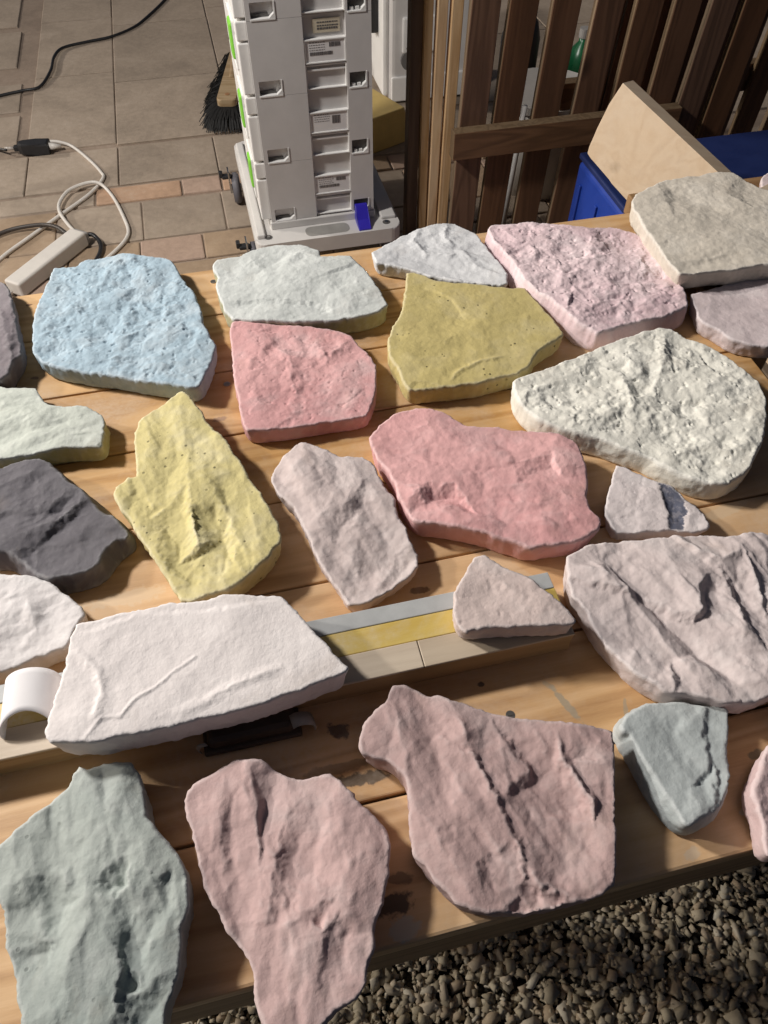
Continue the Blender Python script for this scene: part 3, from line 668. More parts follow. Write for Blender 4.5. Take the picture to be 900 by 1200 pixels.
 'green_grey': dict(c=(-0.2112,0.1162), z0=0.0, H=0.036, o=[(-32.8,83.4),(-29.4,81.0),(-25.2,79.1),(-20.3,81.9),(-13.5,84.7),(-2.3,85.1),(9.3,83.8),(18.4,75.4),(23.4,64.5),(27.7,45.1),(37.2,34.9),(49.6,24.8),(62.3,11.8),(67.6,0.7),(71.7,-16.2),(67.8,-29.6),(69.5,-39.7),(71.4,-55.2),(69.3,-68.7),(64.8,-79.3),(65.8,-93.3),(60.0,-103.2),(24.2,-105.7),(-13.5,-105.7),(-23.2,-93.3),(-31.6,-80.6),(-40.0,-63.4),(-49.8,-46.8),(-55.8,-35.4),(-62.1,-20.7),(-69.6,-10.2),(-78.0,5.4),(-81.4,21.5),(-76.0,26.5),(-65.3,38.2),(-53.1,52.1),(-37.1,67.2)], f=[('n',[[(0.5,-5.6,2.0),(5.1,3.8,2.0),(19.6,16.6,3.0)],[(8.5,-3.2,-3.0)],[(21.3,-3.2,-6.0)],[(0.2,-11.7,4.0),(19.1,-12.9,5.0),(27.0,-6.3,5.0),(23.8,15.0,4.0)],[(36.1,3.8,2.0)],[(37.6,-20.7,1.0)],[(-44.8,3.8,3.0),(-23.7,2.2,3.0)],[(-31.9,-11.7,-4.0)],[(-18.5,-17.7,-4.0)],[(-22.8,-26.7,-3.0)],[(-11.3,-23.0,4.0),(-16.7,-36.9,4.0)],[(-2.8,-13.2,5.0),(4.2,-28.2,6.0),(14.1,-28.2,5.0),(23.3,-39.7,6.0),(32.6,-52.4,6.0),(31.8,-67.4,6.0),(34.2,-81.9,5.0)],[(29.2,-44.0,1.0),(36.7,-55.2,1.0),(36.0,-68.7,-1.0),(37.8,-80.6,-1.0)],[(43.7,-67.4,-6.0)],[(46.3,-80.6,-7.0)],[(42.7,-46.8,-2.0)],[(-45.8,-44.0,2.0),(-27.8,-38.3,3.0)],[(-40.7,-50.3,-2.0),(-24.2,-45.4,-2.0)],[(-19.9,-55.2,3.0)],[(1.0,-55.2,4.0)],[(10.3,-46.8,4.0)],[(0.3,-71.4,2.0)],[(-22.6,-74.0,2.0)],[(57.1,7.0,2.0)],[(51.9,-2.5,-3.0),(57.2,-16.2,-3.0),(49.0,-28.2,-2.0)],[(48.5,2.2,2.0)],[(62.7,-16.2,2.0)],[(59.4,-57.9,2.0),(50.0,-67.4,1.0),(38.5,-72.7,0.0)],[(58.3,-78.0,-9.0)],[(50.7,-87.0,-9.0)],[(65.9,-67.4,-5.0)],[(-31.3,81.0,4.0)],[(-28.6,55.6,3.0)],[(-14.5,81.0,2.0)],[(-16.3,57.4,2.0)],[(-2.1,59.1,-1.0)],[(13.2,64.5,-2.0)],[(14.4,41.7,0.0)],[(-34.5,29.8,2.0)],[(-55.1,21.5,1.0)],[(51.2,-39.7,2.0)]])]),
 'pink_front': dict(c=(-0.0713,0.1244), z0=0.0, H=0.031, o=[(-85.4,49.4),(-84.6,57.5),(-81.2,62.7),(-67.5,70.0),(-51.8,80.6),(-41.2,81.7),(-28.3,81.7),(-21.6,78.5),(-12.4,72.1),(0.7,66.8),(11.2,68.9),(28.1,70.4),(36.7,65.8),(47.6,54.4),(48.1,51.4),(60.3,41.4),(70.6,31.5),(76.7,18.1),(75.6,5.1),(71.6,-16.4),(65.9,-33.6),(65.1,-50.1),(59.7,-62.9),(58.9,-70.7),(52.7,-81.3),(42.2,-87.3),(33.5,-93.2),(25.1,-100.5),(0.8,-103.3),(-9.4,-97.6),(-13.7,-90.3),(-16.4,-81.3),(-19.8,-66.0),(-23.5,-58.1),(-39.4,-41.9),(-49.9,-26.8),(-61.6,-12.9),(-67.2,5.1),(-75.1,23.8),(-81.3,37.4)], f=[('n',[[(-72.6,47.3,3.0),(-55.1,33.5,3.0),(-49.3,5.1,4.0),(-51.3,-9.4,3.0),(-36.2,-36.9,3.0)],[(-48.5,29.6,0.0),(-42.3,1.4,1.0)],[(-29.7,16.2,1.0)],[(-21.1,-9.4,1.0)],[(-5.4,37.4,2.0),(-9.5,14.4,4.0),(-10.7,-5.8,4.0),(-11.0,-33.6,4.0)],[(-5.3,12.5,1.0),(-5.2,-8.5,1.0),(-5.0,-32.2,1.0)],[(1.1,6.9,-3.0)],[(4.4,-23.4,-3.0)],[(7.9,-5.8,-3.0)],[(19.3,1.4,-2.0)],[(8.7,-16.4,1.0)],[(13.5,-30.2,3.0),(24.5,-23.4,4.0),(39.7,-16.4,3.0)],[(17.9,-33.6,1.0),(31.4,-26.8,1.0)],[(25.3,-36.9,-3.0)],[(40.1,-27.7,3.0),(28.3,-41.9,4.0),(26.3,-62.9,3.0),(27.6,-81.3,2.0)],[(32.2,-43.9,1.0),(30.3,-62.9,0.0)],[(44.4,-43.6,-3.0)],[(41.3,-62.9,-3.0)],[(2.6,-36.9,3.0)],[(2.5,-59.7,2.0)],[(-14.1,-40.3,2.0)],[(-12.5,-75.3,3.0)],[(-3.6,-93.2,3.0)],[(50.7,10.6,2.0)],[(62.9,-16.4,1.0)],[(52.0,-50.1,0.0)],[(41.7,-73.7,0.0)],[(-45.5,63.7,1.0)],[(-13.1,55.5,1.0)],[(11.9,57.5,2.0)],[(15.3,41.4,-1.0)],[(30.9,53.4,2.0)],[(37.8,35.4,2.0)]])]),
 'large_mauve': dict(c=(0.0779,0.1802), z0=0.0, H=0.037, o=[(-99.1,35.2),(-94.0,54.7),(-77.5,70.5),(-70.5,86.3),(-56.3,86.3),(-41.1,77.3),(-32.6,78.5),(-18.8,73.5),(3.0,66.8),(24.4,59.0),(51.6,56.1),(78.8,54.1),(94.8,51.8),(108.8,46.2),(107.6,29.8),(103.9,6.0),(100.0,-19.0),(95.0,-45.1),(88.8,-67.6),(80.4,-74.2),(60.6,-78.5),(45.8,-81.7),(36.1,-83.8),(14.5,-85.9),(-4.5,-86.9),(-13.8,-85.3),(-25.3,-80.6),(-32.1,-74.2),(-50.6,-53.1),(-55.4,-48.6),(-58.7,-31.1),(-58.4,-14.1),(-60.6,6.0),(-68.3,17.7),(-80.2,24.4),(-96.3,29.2)], f=[('n',[[(-31.5,42.1,1.0),(-21.0,35.2,3.0),(-5.8,23.0,4.0),(7.5,-6.7,4.5),(19.6,-38.2,4.5),(24.5,-65.0,2.0)],[(-0.9,24.4,-1.0),(12.7,-6.2,-1.0),(24.7,-37.5,-1.0),(28.5,-63.7,-1.0)],[(-35.4,44.8,-1.0),(-31.6,11.2,-2.0),(-38.1,-19.0,-2.0),(-50.6,-50.9,-1.0)],[(-21.6,-19.0,3.0)],[(-11.5,-54.3,2.0)],[(6.2,-74.2,1.0)],[(-28.6,-54.3,1.0)],[(-4.3,-56.5,-1.0)],[(47.1,-19.0,-5.0)],[(60.9,-45.1,-6.0)],[(48.4,-63.2,-5.0)],[(40.0,6.0,-4.0)],[(57.4,19.1,-5.0)],[(73.9,-10.4,-6.0)],[(9.4,60.4,2.0),(22.0,35.2,4.0),(37.1,15.1,3.0)],[(27.3,39.3,-1.0),(41.7,15.9,-2.0)],[(63.0,49.0,1.0),(65.2,21.7,4.0),(83.0,-9.7,5.0)],[(71.4,23.8,-1.0),(87.7,-7.9,-2.0)],[(95.1,-6.7,-4.0)],[(85.2,27.1,-4.0)],[(97.1,19.1,3.0)],[(97.8,40.7,-2.0)],[(81.4,-26.3,0.0)],[(88.1,-45.1,3.0)],[(82.4,-63.2,3.0)],[(-77.5,46.2,1.0)],[(-52.7,60.4,1.0)],[(-58.8,29.8,0.0)],[(-19.6,60.4,1.0)],[(22.6,-66.5,-1.0),(40.5,-68.1,-1.0),(58.5,-76.3,-1.0)],[(34.9,-74.2,-11.0)],[(47.4,-78.9,-12.0)],[(14.7,-84.4,-10.0)],[(21.8,-74.2,-3.0)],[(10.3,-80.6,0.0)],[(-4.0,-81.7,0.0)]])]),
 'grey_triangle': dict(c=(0.241,0.213), z0=0.0, H=0.027, o=[(-43.0,23.8),(-36.7,31.2),(-29.4,35.4),(-18.4,42.2),(-5.0,43.9),(14.7,44.7),(31.6,41.3),(52.2,39.6),(51.7,32.1),(44.4,9.2),(38.1,-15.7),(32.4,-30.7),(23.4,-41.6),(17.1,-45.5),(7.5,-50.9),(-1.1,-55.8),(-7.7,-55.8),(-11.8,-45.2),(-19.7,-27.7),(-27.0,-12.7),(-33.9,6.0),(-36.8,14.8),(-42.6,17.2)], f=[('n',[[(33.6,39.6,3.0),(23.8,17.2,3.0),(22.9,-9.6,3.0),(9.6,-22.5,3.0)],[(37.7,38.8,-1.0),(28.0,17.2,-1.0),(27.5,-8.1,-1.0),(15.0,-23.3,-1.0)],[(28.4,-13.4,2.0),(17.9,-42.3,2.0)],[(31.2,-14.2,-3.0),(22.4,-40.9,-3.0)],[(10.0,38.8,1.0),(14.3,23.8,4.0),(17.3,4.4,2.0)],[(3.4,-26.2,1.0),(6.0,-45.2,4.0)],[(-8.0,-48.0,-1.0)],[(-11.5,1.3,0.0)],[(-14.0,25.4,2.0)],[(-0.7,14.0,1.0)],[(-10.7,-21.8,-1.0)]])], flare=0.006),
 'pink_edge': dict(c=(0.3076,0.1779), z0=0.0, H=0.034, o=[(41.2,52.9),(20.8,48.0),(5.6,39.3),(0.8,33.9),(-13.8,11.1),(-21.1,-0.6),(-18.5,-9.2),(-18.9,-24.6),(-21.3,-38.2),(-20.9,-44.8),(-7.6,-47.4),(14.9,-31.4),(38.8,11.1)], f=[('r',[(1.8,32.3),(-16.9,0.8),(-17.8,-26.0)],9,6)]),
 'tiny_pink': dict(c=(0.6181,1.1152), z0=0.0, H=0.02, o=[(-23.0,15.6),(-8.1,28.6),(28.2,15.6),(34.6,-4.9),(15.4,-22.4),(-17.6,-22.4),(-29.5,-9.9)], f=[]),
}
STAIN_DATA = [
 (0.1621,0.2661,-0.975,0.0219,0.004,(0.30,0.28,0.22,1),0.7),
 (0.1506,0.2824,-0.693,0.009,0.003,(0.30,0.28,0.22,1),0.4),
 (0.2146,0.2621,-1.641,0.0118,0.0025,(0.30,0.28,0.22,1),0.6),
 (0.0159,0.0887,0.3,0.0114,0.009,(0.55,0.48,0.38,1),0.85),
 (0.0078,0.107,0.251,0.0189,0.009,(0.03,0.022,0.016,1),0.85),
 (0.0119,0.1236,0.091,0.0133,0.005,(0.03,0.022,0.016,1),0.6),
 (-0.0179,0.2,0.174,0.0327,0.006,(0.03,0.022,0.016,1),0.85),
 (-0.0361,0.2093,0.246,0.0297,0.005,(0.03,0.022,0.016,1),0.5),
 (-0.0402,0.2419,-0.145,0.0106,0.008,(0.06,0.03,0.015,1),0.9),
 (-0.1936,0.62,0.282,0.0101,0.005,(0.30,0.17,0.11,1),0.8),
 (-0.4325,0.6907,0.0,0.0063,0.003,(0.16,0.08,0.04,1),0.8),
 (-0.4822,0.8362,0.281,0.0067,0.003,(0.16,0.08,0.04,1),0.8),
 (0.0354,0.384,0.176,0.0112,0.004,(0.14,0.07,0.03,1),0.8),
 (0.0882,0.2848,0.207,0.004,0.003,(0.07,0.04,0.02,1),0.95),
 (0.3601,0.4817,0.439,0.041,0.008,(0.66,0.55,0.40,1),0.35),
 (0.1212,0.4163,-0.657,0.0496,0.009,(0.66,0.55,0.40,1),0.3),
 (0.2422,0.4373,-0.765,0.0153,0.008,(0.66,0.55,0.40,1),0.3),
 (0.2442,0.1421,0.646,0.0084,0.005,(0.55,0.48,0.38,1),0.5),
 (0.2466,0.3341,-0.972,0.0162,0.01,(0.66,0.55,0.40,1),0.25),
 (0.1104,0.1058,0.402,0.015,0.006,(0.66,0.55,0.40,1),0.2),
 (0.3171,0.2202,0.486,0.0079,0.004,(0.10,0.10,0.07,1),0.7),
 (0.2949,0.1745,0.56,0.0051,0.003,(0.55,0.48,0.38,1),0.7),
 (-0.1715,0.711,0.0,0.0429,0.01,(0.66,0.55,0.40,1),0.2),
 (-0.2514,0.3762,0.239,0.0414,0.01,(0.66,0.55,0.40,1),0.35),
 (0.2679,0.711,-0.873,0.0205,0.008,(0.10,0.09,0.05,1),0.3),
]
SCREWS = [(-0.1932, 0.6799), (0.1116, 0.2558), (-0.239, 0.8879)]
CURL = (-0.2957, 0.2481)
PAD = (-0.1115, 0.2373)
# ------------------------------------------------------------------ ground, gravel, paved floor
def ground_mat():
    t = NT('gravel_ground')
    tc = t.n('ShaderNodeTexCoord').outputs['Object']
    vo = t.n('ShaderNodeTexVoronoi', feature='F1')
    vo.inputs['Scale'].default_value = 85
    t.l(tc, vo.inputs['Vector'])
    t.col(t.ramp(vo.outputs['Distance'], [(0.1, (0.13, 0.115, 0.085, 1)), (0.6, (0.02, 0.017, 0.012, 1))]))
    t.rough(0.9)
    t.bump(t.math('MULTIPLY', vo.outputs['Distance'], -1.0), 1.0, 0.01)
    return t.m
bm = bmesh.new()
box(bm, -60, 60, -60, 60, -0.5, -0.012)
tag(obj('ground', bm, ground_mat()), kind='structure')

def gravel():
    rs = np.random.RandomState(4)
    n = 42000
    bx, bf = [], []
    base = np.array([(x_, y_, z_) for x_ in (-.62, .62) for y_ in (-.62, .62) for z_ in (-.62, .62)])
    fc = np.array([(0, 1, 3), (0, 3, 2), (4, 6, 7), (4, 7, 5), (0, 4, 5), (0, 5, 1), (2, 3, 7), (2, 7, 6), (0, 2, 6), (0, 6, 4), (1, 5, 7), (1, 7, 3)])
    V, F = [], []
    ux = rs.uniform(-0.75, 1.25, n)
    vy = rs.uniform(-0.42, 0.62, n)
    for i in range(n):
        s = rs.gamma(3.0, 0.0016) + 0.0016
        sh = (base * rs.uniform(0.78, 1.12, (8, 1)) + rs.normal(0, .09, (8, 3))) * np.array([rs.uniform(1.0, 1.6), rs.uniform(.7, 1.05), rs.uniform(.35, .7)]) * s * 1.05
        a, b, c_ = rs.uniform(0, 6.283), rs.normal(0, .45), rs.normal(0, .45)
        Rz = np.array([[math.cos(a), -math.sin(a), 0], [math.sin(a), math.cos(a), 0], [0, 0, 1]])
        Rx = np.array([[1, 0, 0], [0, math.cos(b), -math.sin(b)], [0, math.sin(b), math.cos(b)]])
        Ry = np.array([[math.cos(c_), 0, math.sin(c_)], [0, 1, 0], [-math.sin(c_), 0, math.cos(c_)]])
        p = sh @ (Rz @ Rx @ Ry).T
        p += np.array([ux[i], vy[i], rs.uniform(-0.009, 0.002)])
        V.append(p)
        F.append(fc + i * len(base))
    V = np.concatenate(V)
    F = np.concatenate(F)
    x = V[:, 0] * CA - V[:, 1] * SA
    y = V[:, 0] * SA + V[:, 1] * CA
    V = np.stack([x, y, V[:, 2]], 1)
    me = bpy.data.meshes.new('gravel')
    me.vertices.add(len(V))
    me.vertices.foreach_set('co', V.ravel())
    me.loops.add(F.size)
    me.loops.foreach_set('vertex_index', F.ravel().astype(np.int32))
    me.polygons.add(len(F))
    me.polygons.foreach_set('loop_start', np.arange(0, F.size, 3, dtype=np.int32))
    me.polygons.foreach_set('loop_total', np.full(len(F), 3, np.int32))
    me.update(calc_edges=True)
    t = NT('gravel_stone')
    geo = t.n('ShaderNodeNewGeometry')
    rnd = geo.outputs['Random Per Island']
    c = t.ramp(rnd, [(0.0, (0.29, 0.245, 0.175, 1)), (0.3, (0.45, 0.385, 0.27, 1)), (0.6, (0.55, 0.485, 0.36, 1)), (0.8, (0.46, 0.35, 0.235, 1)), (1.0, (0.70, 0.65, 0.53, 1))])
    nz = t.noise(geo.outputs['Position'], 260, 4, 0.6)
    c = t.mix(t.math('MULTIPLY', nz, 0.4), c, (0.16, 0.14, 0.10, 1))
    t.col(c)
    t.rough(0.75)
    t.bump(nz, 0.4, 0.001)
    me.materials.append(t.m)
    o = link(bpy.data.objects.new('gravel', me))
    tag(o, 'brown angular gravel spread under the plank table', 'gravel', kind='stuff')
gravel()

def paving_mat(name, c, c2, damp=0.35):
    t = NT(name)
    tc = t.n('ShaderNodeNewGeometry').outputs['Position']
    oi = t.n('ShaderNodeObjectInfo').outputs['Random']
    n1 = t.noise(tc, 5, 5, 0.6, 0.5)
    n2 = t.noise(tc, 45, 6, 0.65)
    f = t.math('ADD', t.math('MULTIPLY', n1, 0.55), t.math('MULTIPLY', n2, 0.45))
    base = t.ramp(f, [(0.3, scl(c, 0.72)), (0.52, c), (0.7, c2)])
    hs = t.n('ShaderNodeHueSaturation')
    t.l(base, hs.inputs['Color'])
    t.l(t.math('MULTIPLY_ADD', oi, 0.3, 0.84), hs.inputs['Value'])
    base = hs.outputs[0]
    dirt = t.ramp(t.noise(tc, 2.6, 4, 0.6, 0.8), [(0.5, BLK), (0.68, WHT)])
    base = t.mix(t.math('MULTIPLY', dirt, damp), base, scl(c, 0.45))
    t.col(base)
    t.rough(t.math('MULTIPLY_ADD', n2, 0.3, 0.5))
    t.bump(n2, 0.35, 0.004)
    return t.m
M_SLAB = paving_mat('paving_slab', (0.355, 0.285, 0.22, 1), (0.42, 0.345, 0.275, 1), .34)
M_TAN = paving_mat('paving_tan', (0.375, 0.27, 0.18, 1), (0.44, 0.34, 0.245, 1))
M_ORANGE = paving_mat('paving_brick_orange', (0.50, 0.325, 0.215, 1), (0.55, 0.40, 0.29, 1), 0.35)
M_PINK = paving_mat('paving_brick_pink', (0.42, 0.30, 0.23, 1), (0.5, 0.38, 0.30, 1), 0.2)
M_JOINT = paving_mat('joint_earth', (0.275, 0.21, 0.16, 1), (0.335, 0.26, 0.205, 1))
floor = tag(obj('floor', (lambda b: (box(b, -3.2, 4.2, 1.15, 7.5, -0.011, -0.006), b)[1])(bmesh.new()), M_JOINT), kind='structure')
floor.rotation_euler = (0, 0, AL)
rf = random.Random(3)
def tile(u0, u1, v0, v1, mat, g=0.0022):
    z = rf.uniform(-0.0015, 0.0015)
    bm = bmesh.new()
    box(bm, u0 + g, u1 - g, v0 + g, v1 - g, -0.012, z, 0.0035, 2)
    for v in bm.verts:
        v.co.x += rf.uniform(-.0012, .0012)
        v.co.y += rf.uniform(-.0012, .0012)
    obj('paving_stone', bm, mat, floor)
# large slabs at the back
us = [-0.65, -0.33, 0.10, 0.62, 1.05, 1.6, 2.2, 2.9]
cols = {(-0.65, -0.33): [2.905, 3.53, 4.13, 4.75, 5.4], (-0.33, 0.10): [2.89, 3.42, 4.02, 4.7, 5.4]}
for a, b in zip(us, us[1:]):
    vs_ = cols.get((a, b)) or [2.9 + rf.uniform(-.0, .02)] + [2.9 + 0.6 * k + rf.uniform(-.06, .06) for k in range(1, 5)]
    for c, d in zip(vs_, vs_[1:]):
        tile(a, b, c, d, M_SLAB)
for c, d, s in ((2.95, 3.21, 0), (3.245, 3.50, .0), (3.66, 4.05, 0.02), (4.11, 4.8, 0.03)):
    tile(-1.25, -0.685 - s - (c - 2.95) * 0.03, c, d, M_SLAB)
# band before the slabs
uu = [-2.2, -1.6, -1.02, -0.64, -0.325, 0.02, 0.42, 0.8, 1.2, 1.7, 2.3]
for a, b in zip(uu, uu[1:]):
    tile(a, b, 2.60, 2.872, M_SLAB)
# brick course
brk = [(-1.9, -1.4, M_TAN), (-1.4, -1.05, M_SLAB), (-1.05, -0.72, M_TAN), (-0.72, -0.405, M_SLAB), (-0.405, -0.116, M_ORANGE), (-0.116, 0.02, M_PINK), (0.02, 0.31, M_ORANGE),
       (0.31, 0.62, M_TAN), (0.62, 0.95, M_PINK), (0.95, 1.3, M_TAN), (1.3, 1.8, M_SLAB)]
for a, b, m_ in brk:
    tile(a, b, 2.485, 2.588, m_, 0.0035)
rows = [(2.245, 2.475), (2.10, 2.238), (1.90, 2.093), (1.70, 1.893), (1.50, 1.693), (1.32, 1.493), (1.16, 1.313)]
for r, (c, d) in enumerate(rows):
    e = [(-0.255, 0.01), (-0.268, -0.072), (-0.30, 0.03), (-0.2, 0.12), (-0.35, 0.0), (-0.1, 0.2), (-0.3, 0.05)][r]
    x = e[0]
    edges = [x]
    while x > -2.0:
        x -= rf.uniform(0.2, 0.34)
        edges.insert(0, x)
    x = e[1]
    edges.append(x)
    while x < 2.2:
        x += rf.uniform(0.2, 0.34)
        edges.append(x)
    for a, b in zip(edges, edges[1:]):
        tile(a, b, c, d, rf.choice([M_TAN, M_TAN, M_TAN, M_SLAB, M_PINK]))

# ------------------------------------------------------------------ the plank table
STAINS = [
 # x, y, angle, rx, ry, colour, strength
 *STAIN_DATA
]
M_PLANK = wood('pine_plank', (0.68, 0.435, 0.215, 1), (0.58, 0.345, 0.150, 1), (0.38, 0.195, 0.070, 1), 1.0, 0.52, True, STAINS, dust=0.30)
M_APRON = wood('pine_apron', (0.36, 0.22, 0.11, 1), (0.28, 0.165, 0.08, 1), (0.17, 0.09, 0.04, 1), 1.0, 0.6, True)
table = thing('plank_table', 'long work table of light pine planks with dark joints', 'table', W(-0.2, 0.51, 0))
TU0, TU1 = -0.50, 0.622
SE = [0.072, 0.180, 0.289, 0.3975, 0.508, 0.619, 0.730, 0.845, 0.950]
rp = random.Random(9)
ct = W(-0.2, 0.51)
for k, (a, b) in enumerate(zip(SE, SE[1:])):
    g0 = 0.0004 if abs(a - 0.508) < .001 else 0.0013
    g1 = 0.0004 if abs(b - 0.508) < .001 else 0.0013
    e = rp.uniform(-0.004, 0.003)
    bm = bmesh.new()
    L = TU1 + e - TU0
    box(bm, -L / 2, L / 2, a + g0 - (a + b) / 2, b - g1 - (a + b) / 2, -0.026, 0.0, 0.0016 if k else 0.0028, 2)
    o = obj('plank', bm, M_PLANK, table)
    o.location = ((TU0 + TU1 + e) / 2 + 0.2, (a + b) / 2 - 0.51, TZ + rp.uniform(-.0005, .0003))
for v0, v1 in ((0.0745, 0.118), (0.905, 0.943)):
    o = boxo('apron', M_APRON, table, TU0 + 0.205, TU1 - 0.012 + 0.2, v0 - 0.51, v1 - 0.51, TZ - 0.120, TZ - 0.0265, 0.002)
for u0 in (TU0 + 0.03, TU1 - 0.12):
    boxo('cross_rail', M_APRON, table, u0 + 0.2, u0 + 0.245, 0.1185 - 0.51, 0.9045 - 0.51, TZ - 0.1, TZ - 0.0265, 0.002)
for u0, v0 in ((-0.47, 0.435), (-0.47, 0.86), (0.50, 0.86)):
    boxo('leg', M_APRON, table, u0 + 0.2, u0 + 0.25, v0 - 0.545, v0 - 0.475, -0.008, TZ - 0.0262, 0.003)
# screws sunk into the planks
M_SCREW = plain('zinc_screw', (0.45, 0.42, 0.38, 1), 0.35, metal=0.9)
for px, py in SCREWS:
    bm = bmesh.new()
    cyl(bm, (0, 0, -0.004), (0, 0, 0.0004), 0.0042, n=14)
    box(bm, -0.003, 0.003, -0.0006, 0.0006, 0.0002, 0.0009)
    o = obj('screw', bm, M_SCREW, table)
    q = Matrix.Rotation(-AL, 4, 'Z') @ (Vector((px, py, 0)) - ct)
    o.location = (q.x, q.y, TZ)

# ------------------------------------------------------------------ laminated board lying on the table
M_BOARD = wood('board_raw', (0.62, 0.52, 0.40, 1), (0.54, 0.44, 0.33, 1), (0.42, 0.32, 0.22, 1), 1.2, 0.6, False, contrast=0.5)
M_BSIDE = wood('board_side', (0.52, 0.36, 0.2, 1), (0.44, 0.3, 0.165, 1), (0.32, 0.2, 0.1, 1), 1.4, 0.65, False)
M_BGREY = plain('board_grey', (0.42, 0.43, 0.43, 1), 0.5, 0.1, 40)
M_BYEL = wood('board_yellow', (0.72, 0.55, 0.19, 1), (0.64, 0.46, 0.13, 1), (0.52, 0.33, 0.08, 1), 1.6, 0.45, False, contrast=0.5, dust=0.7)
bd = thing('laminated_board', 'long wooden board with grey and yellow strips lying under the white slab', 'board', W(-0.1, 0.305, TZ))
def bpart(nm, m_, u0, u1, v0, v1, z0, z1, bv=0.0008): boxo(nm, m_, bd, u0 + 0.1, u1 + 0.1, v0 - 0.305, v1 - 0.305, z0, z1, bv)
bpart('base', M_BSIDE, -0.48, 0.2412, 0.2720, 0.3395, -0.0006, 0.0272)
bpart('grey_strip', M_BGREY, -0.48, 0.2416, 0.3225, 0.3400, 0.0274, 0.0300)
bpart('yellow_strip', M_BYEL, -0.48, 0.2416, 0.2985, 0.3220, 0.0274, 0.0298)
bpart('raw_strip', M_BOARD, -0.48, 0.1005, 0.2716, 0.2980, 0.0274, 0.0306)
bpart('raw_strip', M_BOARD, 0.1012, 0.2416, 0.2716, 0.2980, 0.0274, 0.0304)

# ------------------------------------------------------------------ grey tool cases on a dolly
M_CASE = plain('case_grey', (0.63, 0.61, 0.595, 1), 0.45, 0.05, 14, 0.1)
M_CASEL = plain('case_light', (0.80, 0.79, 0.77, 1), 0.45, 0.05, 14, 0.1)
M_HOLE_SHADE = plain('case_recess_shade', (0.10, 0.095, 0.09, 1), 0.6)  # dark colour painting the shade inside slots, windows and bolt holes
M_GREEN = plain('latch_green', (0.22, 0.60, 0.06, 1), 0.4, 0.06)
M_PAPER = plain('label_paper', (0.78, 0.76, 0.75, 1), 0.6, 0.03)
M_INK = plain('label_ink', (0.12, 0.115, 0.12, 1), 0.6)
M_INKP = plain('label_red', (0.55, 0.33, 0.30, 1), 0.6)
M_TAPE = plain('label_cream', (0.62, 0.55, 0.42, 1), 0.6)
FU0, FU1, FV0, FV1 = 0.136, 0.433, 1.963, 2.359
HB = 0.1685
CASE_TXT = ['lowest grey tool case of the stack, standing on the dolly', 'second grey tool case above the dolly, white label with bar code', 'third grey tool case above the dolly, two white stickers one above the other', 'topmost grey tool case of the stack on the dolly']
def ring_frame(bm, x0, x1, z0, z1, t, y0, y1):
    box(bm, x0, x1, y0, y1, z0, z0 + t, 0.0006, 1)
    box(bm, x0, x1, y0, y1, z1 - t, z1, 0.0006, 1)
    box(bm, x0, x0 + t, y0, y1, z0 + t, z1 - t, 0.0006, 1)
    box(bm, x1 - t, x1, y0, y1, z0 + t, z1 - t, 0.0006, 1)
